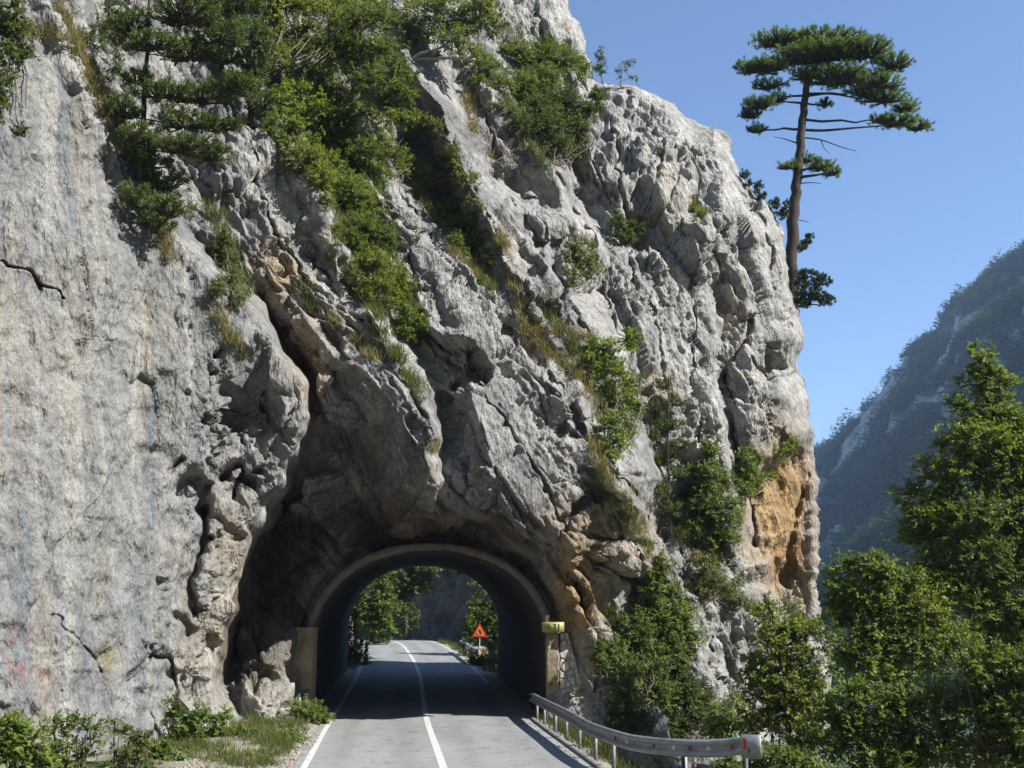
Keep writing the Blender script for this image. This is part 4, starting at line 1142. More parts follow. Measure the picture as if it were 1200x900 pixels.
def scatter_forest(name, P, rock, n, hmin, hmax, seed, label):
    r = np.random.default_rng(seed); Q = P.reshape(-1, 3)
    px, py = project(Q); ok = (px > 930) & (px < 1240) & (py > 200) & (py < 800)
    wgt = ok * (1.02 - np.ravel(rock)) ** 2; pick = r.choice(len(Q), n, p=wgt / wgt.sum())
    base = [conifer_tris(1, 700 + k, 34) for k in range(8)]
    Vs, Cs = [], []
    for k, i in enumerate(pick):
        b = base[k % 8]; h = r.uniform(hmin, hmax); a = r.uniform(0, 6.28); ca, sa = math.cos(a), math.sin(a)
        Vs.append(np.stack([b[:, 0] * ca - b[:, 1] * sa, b[:, 0] * sa + b[:, 1] * ca, b[:, 2]], -1) * h * np.array((1.7, 1.7, 1)) + Q[i] - np.array((0, 0, h * .12)))
        Cs.append(np.tile(np.array((0.045, 0.072, 0.018)) * r.uniform(.45, 2.3), (len(b), 1)))
    V = np.concatenate(Vs); o = mesh_np(name, V, [np.arange(len(V)).reshape(-1, 3)], M_needle, np.concatenate(Cs))
    tag(o, label, kind="stuff")


scatter_forest("mountain_forest", MP[13:], MR.reshape(MP.shape[:2])[13:], 9000, 8, 17, 71, "dark conifer forest covering the hazy mountainside")
scatter_forest("hill_forest", HP[13:], HR.reshape(HP.shape[:2])[13:] * .3, 1800, 5, 10, 72, "dark wooded lower hill at the foot of the mountain")
# single trees that stand out against the sky on the ridge
proto = []
ridge = MP[13]; rpx = project(ridge)[0]
RIDGE_TREES = [(1190, 17), (1181, 13), (1165, 15), (1158, 20), (1136, 17), (1129, 19), (1117, 16), (1110, 22), (1093, 15), (1071, 19), (1064, 15), (1044, 14), (1036, 20), (1027, 23), (1010, 17), (1000, 24), (994, 29), (985, 24), (977, 21), (966, 15)]
for k, (x, hpx) in enumerate(RIDGE_TREES):
    i = int(np.argmin(abs(rpx - x))); q = ridge[i]; h = hpx / F * q[1] * 1.15
    if k < 4:
        V = conifer_tris(1.0, 800 + k, 70); c = np.array((0.028, 0.045, 0.018))
        o = mesh_np("ridge_tree", V, [np.arange(len(V)).reshape(-1, 3)], M_needle, np.tile(c, (len(V), 1))); proto.append(o)
    else:
        o = proto[k % 4].copy(); COL.objects.link(o)
    o.location = q - np.array((0, 0, h * .06)); o.scale = (h * 1.3, h * 1.3, h); o.rotation_euler = (0, 0, k * 1.7)
    tag(o, "small dark conifer standing against the sky on the far mountain ridge", "tree", "conifers along the mountain ridge")
# ================================================================ plants
def unit(v): return v / (np.linalg.norm(v, axis=-1)[..., None] + 1e-9)


PAL = {  # albedo range of the leaves
    'bright': ((0.105, 0.165, 0.024), (0.215, 0.286, 0.050)),
    'yellow': ((0.115, 0.165, 0.026), (0.225, 0.270, 0.050)),
    'mid': ((0.079, 0.130, 0.024), (0.165, 0.226, 0.046)),
    'dark': ((0.050, 0.086, 0.022), (0.110, 0.154, 0.037)),
    'pine': ((0.058, 0.100, 0.026), (0.125, 0.175, 0.046)),
    'pinedark': ((0.028, 0.046, 0.020), (0.061, 0.088, 0.033)),
    'sunpine': ((0.095, 0.165, 0.034), (0.190, 0.275, 0.066)),
    'olive': ((0.090, 0.120, 0.030), (0.175, 0.205, 0.058)),
}


class Leaves:
    def __init__(s): s.V = []; s.C = []
    def quads(s, C, D, U, L, W, col):
        Nn = unit(np.cross(D, U)); L = L[:, None]; W = W[:, None]
        m = C + D * L * 0.45
        V = np.stack([C, m - U * W * .5 + Nn * W * .16, C + D * L, m + U * W * .5 + Nn * W * .16], 1)
        s.V.append(V.reshape(-1, 3)); s.C.append(np.repeat(col, 4, 0))
    def build(s, name, mat, parent, loc):
        V = np.concatenate(s.V); return mesh_np(name, V, [np.arange(len(V)).reshape(-1, 4)], mat, np.concatenate(s.C), False, loc, parent)


def broad_blob(lv, twigs, c, r, L, W, cover, pal, rg, stem, droop=0.15, gappy=0.35):
    """one leafy clump: sprays of leaves on thin twigs spread through an ellipsoid"""
    r = np.asarray(r, float); c = np.asarray(c, float)
    n = max(12, int(1.6 * cover * math.pi * r[0] * r[2] / (0.5 * L * W)))
    k = 13; ns = max(3, n // k)
    dirs = unit(rg.normal(0, 1, (ns, 3)) + np.array((0, -0.25, 0.25)))
    f = rg.uniform(0.15, 1.0, ns) ** 0.55
    root = c + dirs * r * f[:, None] * rg.uniform(.6, 1.22, (ns, 1))
    # leave holes
    keep = fbm(root / (r.mean() * 0.75) + c, 2, 901) > -gappy
    root, dirs = root[keep], dirs[keep]; ns = len(root)
    if ns == 0: return
    sd = unit(dirs * 0.8 + rg.normal(0, .45, (ns, 3)) + np.array((0, 0, 0.15)))
    sl = np.clip(r.mean() * rg.uniform(.35, .75, ns), 2.2 * L, 9 * L)
    root = root - sd * sl[:, None] * 0.4
    c1, c2 = np.array(pal[0]), np.array(pal[1])
    tone = rg.uniform(0.72, 1.25, ns)
    t = np.tile((np.arange(k) + .5) / k, (ns, 1)) + rg.normal(0, .03, (ns, k))
    pos = root[:, None] + sd[:, None] * (sl[:, None] * t)[..., None] + np.array((0, 0, -1)) * (droop * sl[:, None] * t ** 2)[..., None]
    side = unit(np.cross(sd, rg.normal(0, 1, (ns, 3)) * 0.5 + np.array((0, 0, 1.0))))
    sg = np.where(np.arange(k) % 2 == 0, 1.0, -1.0)[None, :, None]
    D = unit(sd[:, None] * 0.55 + side[:, None] * sg * 0.9 + rg.normal(0, .35, (ns, k, 3)) + np.array((0, 0, -0.12)))
    up = rg.normal(0, .42, (ns, k, 3)) + np.array((0.45, -0.35, 0.8))
    U = unit(np.cross(D, up))
    LL = L * rg.uniform(.65, 1.25, (ns, k)); WW = W * rg.uniform(.75, 1.2, (ns, k))
    mixv = rg.uniform(0, 1, (ns, k, 1)); col = (c1 * (1 - mixv) + c2 * mixv) * tone[:, None, None]
    lv.quads(pos.reshape(-1, 3), D.reshape(-1, 3), U.reshape(-1, 3), LL.ravel(), WW.ravel(), col.reshape(-1, 3))
    for j in range(0, ns, 2):
        a = c + (root[j] - c) * 0.15; b = root[j]
        m = (a + b) / 2 + np.array((0, 0, -.06 * np.linalg.norm(a - b)))
        twigs.append(([a, m, b, b + sd[j] * sl[j] * .7], [stem * .45, stem * .34, stem * .22, stem * .08], 4))


def pine_blob(lv, twigs, c, r, L, W, cover, pal, rg, stem, flat=True):
    """tufts of needles over the top and rim of a branch pad"""
    r = np.asarray(r, float); c = np.asarray(c, float); k = 26
    n = max(5, int(1.5 * cover * math.pi * r[0] * max(r[2], r[1] * .5) / (L * L * 1.6)))
    d = unit(rg.normal(0, 1, (n, 3)) * np.array((1, 1, .8)) + np.array((0, 0, 0.25)))
    root = c + d * r * (rg.uniform(0.1, 1, n) ** 0.5)[:, None]
    root += rg.normal(0, L * .3, root.shape)
    ax = unit(np.array((0, 0, 0.8)) + unit((root - c) / r) * 0.7 + rg.normal(0, .3, (n, 3)))
    D = unit(ax[:, None] * 0.75 + rg.normal(0, .62, (n, k, 3)))
    U = unit(np.cross(D, rg.normal(0, 1, (n, k, 3))))
    LL = L * rg.uniform(.7, 1.2, (n, k)); WW = np.full((n, k), W)
    c1, c2 = np.array(pal[0]), np.array(pal[1]); tone = rg.uniform(.7, 1.3, n); mv = rg.uniform(0, 1, (n, k, 1))
    col = (c1 * (1 - mv) + c2 * mv) * tone[:, None, None]
    pos = np.repeat(root[:, None], k, 1) + ax[:, None] * (rg.uniform(-.5, .5, (n, k)) * L)[..., None]
    lv.quads(pos.reshape(-1, 3), D.reshape(-1, 3), U.reshape(-1, 3), LL.ravel(), WW.ravel(), col.reshape(-1, 3))
    for j in range(0, n, 3):
        a = c + (root[j] - c) * np.array((.15, .15, .1)) - np.array((0, 0, r[2] * .6)); b = root[j]
        twigs.append(([a, (a + b) / 2 - np.array((0, 0, r[2] * .12)), b], [stem * .4, stem * .28, stem * .12], 4))


def curve_to(a, b, sag, rg, n=6):
    t = np.linspace(0, 1, n)[:, None]; P = a * (1 - t) + b * t
    L = np.linalg.norm(b - a)
    P = P + np.sin(t * math.pi) * np.array((rg.normal(0, .05), rg.normal(0, .05), sag)) * L
    P[1:-1] += rg.normal(0, .018 * L, (n - 2, 3)); return P


def plant(name, label, cat, base, blobs, Y=None, L=0.10, W=0.055, cover=2.6, pal='mid', kind='leaf', spine=None, r0=0.06, bark=None, group=None, seed=1,
          depth=0.8, lift=0.85, extra=(), parts=('crown', 'trunk'), sag=0.08, gappy=0.34, bare=(), squash=1.0):
    """base: photo pixel where the plant roots. blobs: (px, py, half width px, half height px[, palette]). Y: world Y of the plant, None = growing on the cliff.
    spine: trunk pixels from base upward"""
    rg = np.random.default_rng(seed * 977 + 13)
    if Y is None:
        b = cliff_at(base[0], base[1]).copy(); Yb = b[1] - 0.1
    else:
        b = at(base[0], base[1], Y); Yb = Y
    lv = Leaves(); tw = []; nodes = []
    if spine: blobs = sorted(blobs, key=lambda q: min(np.hypot(q[0] - u[0], q[1] - u[1]) for u in spine))
    sp = None
    crown_on_trunk = Y is None and spine is not None
    if spine:
        sp = catmull(np.array([b] + [at(x, y, Yb + (q[0] if q else 0)) for x, y, *q in spine]), 5)
        rr = np.linspace(r0, r0 * 0.28, len(sp)); rr[0] *= 1.35
        tw.append((sp + np.concatenate([np.zeros((1, 3)), rg.normal(0, r0 * .12, (len(sp) - 1, 3))]), rr, 9))
    if kind == 'leaf':
        sat = []
        for q in blobs:
            for _ in range(2):
                a_ = rg.uniform(0, 6.283); k_ = rg.uniform(.32, .6); sat.append((q[0] + q[2] * 1.0 * math.cos(a_), q[1] + q[3] * 1.15 * math.sin(a_), q[2] * k_, q[3] * k_) + tuple(q[4:]))
        blobs = list(blobs) + sat
    for q in blobs:
        x, y, rx, rz = q[:4]
        if kind == 'leaf': rx, rz = rx * (1.2 if r0 > .12 else 1.05), rz * 1.30
        elif name == 'black_pine': rx, rz = rx * 1.2, rz * 1.3
        elif name == 'umbrella_pine': rx, rz = rx * 1.08, rz * 0.95
        pl = PAL[q[4]] if len(q) > 4 else PAL[pal if r0 < .085 or kind != 'leaf' else rg.choice([pal, pal, pal, 'mid', 'mid', 'yellow'])]
        if crown_on_trunk:
            sc = Yb / F; ry = min(rx, rz * 1.6) * sc * depth; Yc = Yb - 0.35 + rg.uniform(-.8, .5) * rx * sc
        elif Y is None:
            yy = min(cliff_at(x + ox * rx, y + oz * rz)[1] for ox, oz in ((0, 0), (-.5, 0), (.5, 0), (0, .5)))
            sc = yy / F; ry = min(rx, rz * 1.6) * sc * depth
            Yc = yy - lift * ry
            if abs(Yc - Yb) > 3.0: Yc = Yb + 3.0 * np.sign(Yc - Yb)
        else:
            sc = Y / F; ry = (rx + rz) * .5 * sc * depth; Yc = Y + rg.uniform(-.5, .5) * ry * 1.2
        c = at(x, y, Yc); r = np.array((rx * sc, ry, rz * sc))
        if kind == 'leaf': broad_blob(lv, tw, c, r, L, W, cover, pl, rg, min(r0, .045), gappy=gappy)
        else: pine_blob(lv, tw, c, r, L, W, cover, pl, rg, min(r0, .22))
        if sp is not None:
            d = sp - c; d2 = np.abs(d[:, 2] + 0.5 * np.hypot(d[:, 0], d[:, 1]) * (0.5 if kind == 'leaf' else .15)) + 0.25 * np.hypot(d[:, 0], d[:, 1])
            i = int(np.argmin(d2)); a = sp[i]; ra = rr[i] * (0.55 if kind == 'leaf' else 0.36)
            la = np.linalg.norm(a - c)
            for cc_, r_ in nodes:            # fork from a neighbouring limb when that is nearer
                if np.linalg.norm(cc_ - c) < 0.62 * la and cc_[2] < c[2] + 0.5 * np.hypot(*(cc_ - c)[:2]): la = np.linalg.norm(cc_ - c) / 0.62; a = cc_ - np.array((0, 0, r[2] * .5)); ra = r_ * 0.7
            nodes.append((c, ra * .45))
        else:
            a = b + rg.normal(0, .03, 3); ra = r0 * .8
        e = c - np.array((0, 0, r[2] * .3)) if kind == 'leaf' else c - np.array((0, 0, r[2] * .5))
        P = curve_to(a, e, -sag if sp is None else sag * .6, rg)
        tw.append((P, np.linspace(ra, ra * .35, len(P)), 6))
    for pts, ra, rb in bare:
        P = np.array([at(x, y, Yb + (q[0] if q else 0)) for x, y, *q in pts]); P = catmull(P, 4); tw.append((P, np.linspace(ra, rb, len(P)), 5))
    root = empty(name, b, label, cat, group)
    mb = MB()
    for P, ra, sd in tw: mb.tube(P, ra, sd)
    if lv.V: lv.build(parts[0], M_leaf if kind == 'leaf' else M_needle, root, b)
    mb.build(parts[1], bark or (M_bark if kind == 'leaf' else M_barkpine), root, b, smooth=True)
    return root


def shrub(label, base, blobs, **k):
    k.setdefault('parts', ('foliage', 'stems')); k.setdefault('r0', 0.03); k.setdefault('cat', 'shrub'); k.setdefault('name', 'shrub')
    nm = k.pop('name'); ct = k.pop('cat'); return plant(nm, label, ct, base, blobs, **k)


# ---------------------------------------------------------------- the umbrella pine on the skyline
plant("umbrella_pine", "tall lone pine with flat umbrella crown standing on the right edge of the cliff", "pine tree", (930, 392),
      [(965, 50, 58, 15), (912, 47, 36, 11), (1015, 58, 38, 14), (1045, 74, 26, 12), (965, 62, 60, 11), (895, 78, 36, 9), (930, 70, 30, 9), (880, 80, 20, 7), (985, 90, 48, 11), (1030, 96, 32, 10), (945, 88, 22, 9), (902, 100, 22, 6),
       (890, 122, 22, 9), (912, 116, 16, 6), (880, 134, 14, 8, 'pinedark'), (886, 152, 12, 6, 'pinedark'), (1035, 114, 34, 9), (1062, 126, 16, 8), (1010, 108, 22, 6), (967, 122, 10, 6, 'pinedark'), (1050, 142, 30, 8), (1076, 148, 20, 6), (1030, 140, 14, 5), (962, 194, 18, 9), (975, 202, 12, 6), (926, 194, 13, 6), (946, 186, 10, 5)],
      Y=49.5, L=0.18, W=0.030, cover=2.8, pal='sunpine', kind='pine', spine=[(928, 310), (931, 250), (934, 210), (940, 150), (944, 105), (955, 72), (962, 52)], r0=0.37, seed=3, depth=0.9, sag=0.04,
      bare=(([(941, 152), (965, 153), (1000, 150), (1040, 147)], .09, .04), ([(940, 161), (962, 164), (985, 172), (1003, 177)], .05, .015), ([(962, 164), (966, 174), (972, 180)], .03, .01), ([(935, 168), (920, 163), (907, 160)], .045, .012), ([(944, 110), (975, 110), (1010, 116)], .08, .04), ([(942, 112), (918, 114), (893, 124)], .07, .03), ([(938, 215), (950, 214), (962, 215)], .035, .015), ([(936, 258), (948, 260)], .03, .012)))
_pb = at(930, 392, 49.5)
tag(boulder("rock_shoulder", (_pb[0] - 2.0, 49.9, _pb[2] - 3.7), 2.4, None, (0.24, 0.24, 0.235), 521, squash=1.75), kind="structure")
plant("small_pine", "dark pine branch spreading right from the foot of the lone umbrella pine", "pine tree", (930, 352),
      [(945, 322, 16, 6), (962, 330, 14, 8), (950, 345, 20, 9), (968, 352, 12, 8), (944, 356, 12, 6), (940, 335, 10, 8)], Y=44.8, L=0.15, W=0.03, cover=2.6, pal='pinedark', kind='pine', r0=0.06, seed=4)
plant("small_pine", "tiny dark pine sapling against the sky, left of the umbrella pine's trunk", "pine tree", (893, 236),
      [(872, 206, 5, 7), (877, 216, 5, 5), (888, 220, 5, 9), (893, 232, 7, 6), (909, 240, 5, 9), (916, 250, 7, 9), (922, 240, 4, 6)], Y=45.4, L=0.14, W=0.03, cover=2.6, pal='pinedark', kind='pine', r0=0.03, seed=5)
plant("small_pine", "small pine tuft at right of the umbrella pine's lower trunk", "pine tree", (936, 296), [(944, 286, 7, 7), (949, 277, 4, 6), (940, 292, 5, 5)], Y=45.0, L=0.13, W=0.03, cover=2.6, pal='pinedark', kind='pine', r0=0.03, seed=6)

# ---------------------------------------------------------------- trees along the upper left of the cliff
plant("black_pine", "dark pine rooted on the grassy ledge at upper left of the cliff", "pine tree", (172, 262),
      [(215, 14, 42, 20), (255, 40, 34, 16), (182, 50, 36, 10), (225, 62, 36, 12), (152, 28, 22, 14), (146, 128, 22, 12), (190, 108, 36, 10), (235, 112, 38, 12), (278, 100, 32, 12), (215, 142, 42, 11), (256, 146, 28, 9), (160, 160, 24, 12), (216, 172, 44, 11), (172, 186, 28, 12),
       (190, 214, 32, 14), (162, 232, 18, 14), (200, 246, 26, 12), (182, 262, 20, 12), (250, 182, 22, 8), (160, 92, 18, 8)],
      L=0.16, W=0.03, cover=2.1, pal='pine', kind='pine', spine=[(165, 200, -.3), (168, 140, -.4), (172, 75, -.5), (174, 20, -.5), (176, -40, -.5)], r0=0.10, seed=11, bark=M_barkpine, sag=.03)
plant("black_pine", "second dark pine, behind and right of the ledge pine at upper left", "pine tree", (296, 150),
      [(270, 8, 38, 18), (290, 42, 28, 16), (262, 66, 24, 12), (300, 76, 24, 14), (286, 104, 24, 12), (308, 118, 20, 12), (240, 20, 20, 14)],
      L=0.16, W=0.03, cover=2.1, pal='pine', kind='pine', spine=[(292, 100), (288, 40), (284, -40)], r0=0.12, seed=12, sag=.03)
plant("broadleaf_tree", "yellow-green tree with fanning bare limbs at the top, right of the two dark pines", "tree", (308, 88),
      [(345, 6, 40, 16), (385, 14, 34, 14), (322, 26, 18, 12), (360, 34, 30, 10), (400, 36, 24, 10), (300, 40, 12, 12)], L=0.14, W=0.08, cover=1.9, pal='yellow', spine=None, r0=0.07, seed=13, gappy=.3)
plant("broadleaf_tree", "bright leafy tree hanging below the yellow-green tree with fanning limbs", "tree", (352, 176),
      [(330, 80, 26, 18), (352, 110, 28, 18), (330, 120, 20, 16), (378, 92, 24, 18), (370, 135, 30, 18), (340, 150, 22, 14), (398, 120, 22, 18), (385, 160, 24, 14)], L=0.14, W=0.08, cover=2.2, pal='bright', r0=0.06, seed=14)
plant("larch_tree", "dark green feathery tree in the middle of the upper vegetation", "tree", (414, 200),
      [(415, 30, 34, 24), (448, 60, 34, 18), (400, 66, 28, 18), (438, 96, 40, 16), (470, 108, 26, 14), (408, 108, 26, 16), (430, 134, 42, 14), (470, 140, 24, 10), (400, 150, 24, 14), (440, 166, 26, 10), (380, 48, 20, 18)],
      L=0.13, W=0.05, cover=1.6, pal='mid', spine=[(412, 140), (416, 70), (420, 0)], r0=0.11, seed=15, gappy=.3)
plant("broadleaf_tree", "tree with a pale straight trunk at the top edge above the grey fins", "tree", (466, 80),
      [(480, 8, 30, 14), (515, 14, 34, 16), (545, 26, 30, 14), (500, 40, 26, 14), (530, 48, 28, 14), (560, 8, 28, 14), (575, 32, 16, 12), (450, 20, 18, 14), (552, 66, 18, 8)], L=0.14, W=0.075, cover=1.6, pal='mid', spine=[(464, 40), (461, -10), (460, -50)], r0=0.13, bark=M_barkpale, seed=16)
shrub("dark twiggy branch of leaves hanging over the top left corner", (8, 30), [(8, 18, 18, 14), (20, 40, 16, 14), (10, 62, 18, 16), (32, 66, 14, 10), (6, 96, 12, 16), (4, 124, 8, 14), (14, 8, 20, 10), (22, 152, 6, 4)], L=0.12, W=0.06, cover=1.7, pal='dark', seed=17, lift=1.2)
shrub("low dark bush on the pale rock left of the ledge pine", (112, 60), [(110, 46, 20, 14), (98, 38, 10, 8), (126, 58, 10, 8)], L=.14, W=.02, cover=1.8, pal='pine', kind='pine', seed=18)
plant("broadleaf_tree", "dense green tree at the top edge between the second pine and the feathery tree", "tree", (350, 60),
      [(330, -6, 30, 14), (372, -8, 34, 14), (412, -4, 30, 16), (440, 18, 26, 16), (322, 48, 24, 14), (352, 62, 24, 12), (388, 62, 26, 14)], L=0.14, W=0.07, cover=1.5, pal='mid', r0=0.07, seed=19, lift=.4)
shrub("leafy shrub under the second dark pine, on the pale rock rib", (318, 166), [(306, 136, 16, 12), (322, 150, 18, 12), (336, 170, 16, 12), (346, 190, 14, 10)], L=.12, W=.06, cover=2.0, pal='mid', seed=20)
shrub("small-leaved shrub behind the ledge pine's trunk, against white rock", (140, 60), [(128, 20, 18, 12), (148, 44, 16, 12), (136, 80, 14, 14), (150, 104, 12, 12)], L=.12, W=.05, cover=1.7, pal='dark', seed=28)
shrub("dark shrub below the feathery tree, in the shade of the grey fin", (440, 210), [(432, 178, 26, 14), (460, 184, 22, 12), (446, 202, 20, 12), (484, 160, 14, 10)], L=.11, W=.05, cover=2.2, pal='mid', seed=29)
shrub("spreading green shrub along the foot of the big grey fin", (540, 215), [(512, 150, 12, 12), (530, 180, 12, 14), (544, 210, 14, 12), (552, 236, 12, 10)], L=.10, W=.045, cover=1.6, pal='olive', seed=30)
# the green gully running down to the right
shrub("yellow-green shrub at the top of the green gully, under the bright tree", (372, 206), [(362, 186, 28, 18), (392, 190, 24, 16), (376, 208, 22, 14)], L=.10, W=.05, cover=2.4, pal='yellow', seed=21)
shrub("fine-leaved green shrub in the upper green gully beside the grey fin", (410, 246), [(404, 222, 30, 18), (430, 236, 24, 18), (412, 248, 22, 16)], L=.09, W=.035, cover=2.5, pal='bright', seed=22)
shrub("feathery shrub in the middle of the green gully", (432, 292), [(424, 268, 28, 16), (448, 280, 22, 16), (432, 296, 24, 14), (410, 280, 16, 12)], L=.09, W=.03, cover=2.5, pal='mid', seed=23)
shrub("bushy young tree low in the green gully, over the overhang", (440, 345), [(438, 312, 28, 16), (462, 326, 22, 14), (446, 336, 22, 14), (470, 344, 16, 12)], L=.09, W=.035, cover=2.4, pal='yellow', seed=24)
shrub("lowest shrub of the green gully, tapering to a point", (474, 392), [(468, 362, 22, 12), (482, 374, 18, 12), (476, 390, 12, 10), (492, 366, 10, 8)], L=.08, W=.03, cover=2.2, pal='bright', seed=25)
shrub("small grassy shrub on the left wall below the ledge pine", (268, 340), [(262, 300, 12, 14), (272, 326, 14, 12), (256, 338, 12, 8), (282, 350, 10, 10), (264, 280, 8, 12)], L=.10, W=.025, cover=1.8, pal='olive', seed=26)
# upper middle and right of the cliff
shrub("sprawling green bush high on the cliff's top edge", (626, 110), [(612, 66, 22, 16), (638, 60, 22, 16), (664, 74, 24, 16), (640, 92, 28, 16), (616, 100, 22, 14), (686, 84, 14, 12)], L=.11, W=.055, cover=2.1, pal='mid', seed=31)
shrub("large dark round bush filling the hollow below the cliff's top edge", (648, 192), [(632, 130, 28, 18), (660, 122, 28, 18), (688, 132, 18, 14), (640, 154, 30, 18), (670, 150, 22, 16), (652, 176, 26, 14), (700, 116, 12, 10)], L=.11, W=.055, cover=2.6, pal='dark', seed=32)
shrub("thin green bush below the pale-trunked tree, left of the big dark bush", (586, 110), [(574, 80, 20, 14), (590, 100, 16, 12), (560, 96, 14, 10), (600, 132, 12, 10), (585, 126, 10, 8)], L=.11, W=.055, cover=1.6, pal='mid', seed=33)
shrub("wispy shrub on the rib between two grey fins", (540, 290), [(520, 244, 14, 10), (538, 262, 18, 14), (556, 284, 16, 12), (534, 284, 12, 10), (572, 306, 10, 8), (562, 332, 8, 10)], L=.09, W=.04, cover=1.9, pal='mid', seed=34)
shrub("pale yellowish shrub between the grey fins, below the dark feathery tree", (500, 214), [(478, 190, 14, 10), (496, 206, 12, 10), (520, 206, 10, 10), (530, 190, 10, 8)], L=.09, W=.035, cover=1.5, pal='yellow', seed=35)
shrub("small round shrub beside the rock crack in the middle of the cliff", (682, 330), [(676, 296, 16, 14), (690, 312, 16, 12), (672, 322, 14, 10), (666, 306, 8, 10)], L=.10, W=.05, cover=2.0, pal='olive', seed=36)
shrub("small dark bush tucked under a ledge below the cliff top", (734, 286), [(728, 262, 14, 10), (742, 268, 12, 10), (732, 278, 12, 8)], L=.10, W=.05, cover=2.3, pal='dark', seed=37)
shrub("light green tuft of leaves on the bare right-hand wall", (816, 266), [(810, 246, 10, 10), (824, 252, 10, 10), (816, 262, 8, 6)], L=.09, W=.045, cover=1.8, pal='yellow', seed=38)
shrub("leafy bright bush on the slanting ledge left of the small conifer", (720, 528), [(712, 410, 22, 12), (736, 398, 14, 10), (716, 436, 26, 16), (738, 452, 16, 14), (722, 470, 24, 16), (716, 500, 20, 16), (734, 494, 14, 14), (724, 520, 14, 12), (690, 424, 12, 10)], L=.11, W=.06, cover=2.2, pal='bright', seed=39)
plant("small_pine", "slender dark conifer standing before the rock wall in the middle right", "pine tree", (783, 624),
      [(778, 452, 12, 8), (790, 470, 18, 9), (770, 478, 14, 8), (784, 498, 24, 9), (764, 512, 14, 8), (796, 522, 18, 8), (776, 540, 22, 9), (792, 556, 16, 8), (772, 574, 16, 8), (786, 596, 14, 8)],
      L=.15, W=.022, cover=1.6, pal='pine', kind='pine', spine=[(783, 580, -.3), (782, 520, -.5), (784, 440, -.7)], r0=.07, seed=40, lift=.9)
shrub("thick bush clinging under the long crack at right", (836, 632), [(832, 530, 14, 14), (826, 560, 22, 18), (850, 566, 16, 14), (820, 590, 20, 14), (842, 598, 24, 16), (830, 620, 22, 14), (852, 628, 16, 14)], L=.11, W=.06, cover=2.4, pal='mid', seed=41)
shrub("hanging green shrub at the top of the orange rock patch", (880, 568), [(876, 540, 14, 14), (884, 560, 18, 12), (912, 528, 12, 8), (926, 520, 8, 8), (872, 574, 12, 10)], L=.10, W=.055, cover=2.0, pal='bright', seed=42)
shrub("olive bush on the pale rock under the thick clinging bush", (842, 700), [(826, 664, 18, 14), (846, 686, 20, 12), (868, 706, 12, 10), (820, 690, 14, 14)], L=.10, W=.05, cover=1.8, pal='olive', seed=43)
shrub("ragged small shrub at the foot of the orange rock patch", (930, 722), [(924, 712, 14, 10), (938, 728, 10, 8)], L=.10, W=.05, cover=1.7, pal='olive', seed=44)
plant("sapling", "thin twiggy sapling standing against the sky on the cliff notch", "sapling", (706, 97), [(703, 62, 5, 6), (700, 74, 5, 6), (707, 72, 4, 6), (704, 84, 4, 5)], Y=46.2, L=.12, W=.06, cover=1.0, pal='dark', spine=[(704, 80), (703, 60)], r0=.03, seed=45)
plant("sapling", "second thin twiggy sapling on the skyline, right of the cliff notch", "sapling", (727, 100), [(732, 78, 6, 6), (740, 72, 5, 4), (726, 86, 5, 4), (744, 90, 5, 3)], Y=46.6, L=.12, W=.06, cover=.7, pal='mid', spine=[(728, 88), (734, 74)], r0=.03, seed=46)

# ---------------------------------------------------------------- thicket at the right foot of the cliff
shrub("bushy green thicket against the ochre rock right of the stone infill", (742, 850), [(722, 764, 20, 16), (748, 740, 24, 18), (776, 730, 22, 18), (734, 790, 24, 18), (762, 774, 28, 18), (790, 760, 20, 16), (736, 822, 24, 18), (766, 812, 28, 20)], L=.10, W=.055, cover=2.2, pal='mid', seed=51)
shrub("loose bush of light leaves above the thicket at the cliff foot", (784, 724), [(768, 690, 20, 16), (790, 706, 20, 16), (806, 726, 16, 16), (776, 664, 12, 12), (812, 752, 12, 14)], L=.10, W=.055, cover=1.6, pal='bright', seed=52)
shrub("dense low bush behind the bend of the crash barrier", (780, 868), [(752, 846, 22, 12), (786, 848, 24, 14), (816, 838, 20, 16), (806, 812, 16, 14), (728, 852, 18, 10)], L=.09, W=.05, cover=2.4, pal='dark', seed=53)
shrub("low leafy bush right behind the white barrier end", (862, 870), [(846, 842, 18, 12), (872, 850, 16, 14), (850, 862, 22, 10)], L=.09, W=.05, cover=2.2, pal='bright', seed=54, Y=25)

# ---------------------------------------------------------------- trees in the canyon at right
plant("broadleaf_tree", "tall leafy tree at the right edge with a pointed top", "tree", (1150, 1010),
      [(1148, 424, 14, 16), (1146, 450, 22, 16), (1176, 452, 16, 14), (1132, 478, 28, 16), (1168, 486, 28, 18), (1196, 500, 26, 20), (1136, 512, 34, 18), (1178, 526, 34, 20), (1098, 548, 26, 12), (1134, 552, 32, 18), (1172, 566, 38, 22), (1070, 578, 26, 12), (1106, 588, 34, 18), (1212, 570, 30, 26),
       (1146, 604, 38, 20), (1188, 618, 38, 24), (1110, 626, 34, 18), (1078, 606, 20, 10), (1150, 652, 44, 24), (1196, 668, 42, 26), (1104, 664, 34, 18), (1086, 632, 30, 16), (1072, 690, 34, 18), (1112, 692, 34, 20), (1090, 604, 30, 14), (1200, 540, 30, 22), (1226, 630, 34, 30), (1150, 706, 46, 26), (1200, 726, 44, 28), (1240, 700, 34, 30)],
      Y=28.5, L=.108, W=.060, cover=1.8, pal='bright', spine=[(1152, 860), (1156, 740), (1160, 620), (1154, 520), (1149, 440)], r0=.17, seed=61, gappy=.8)
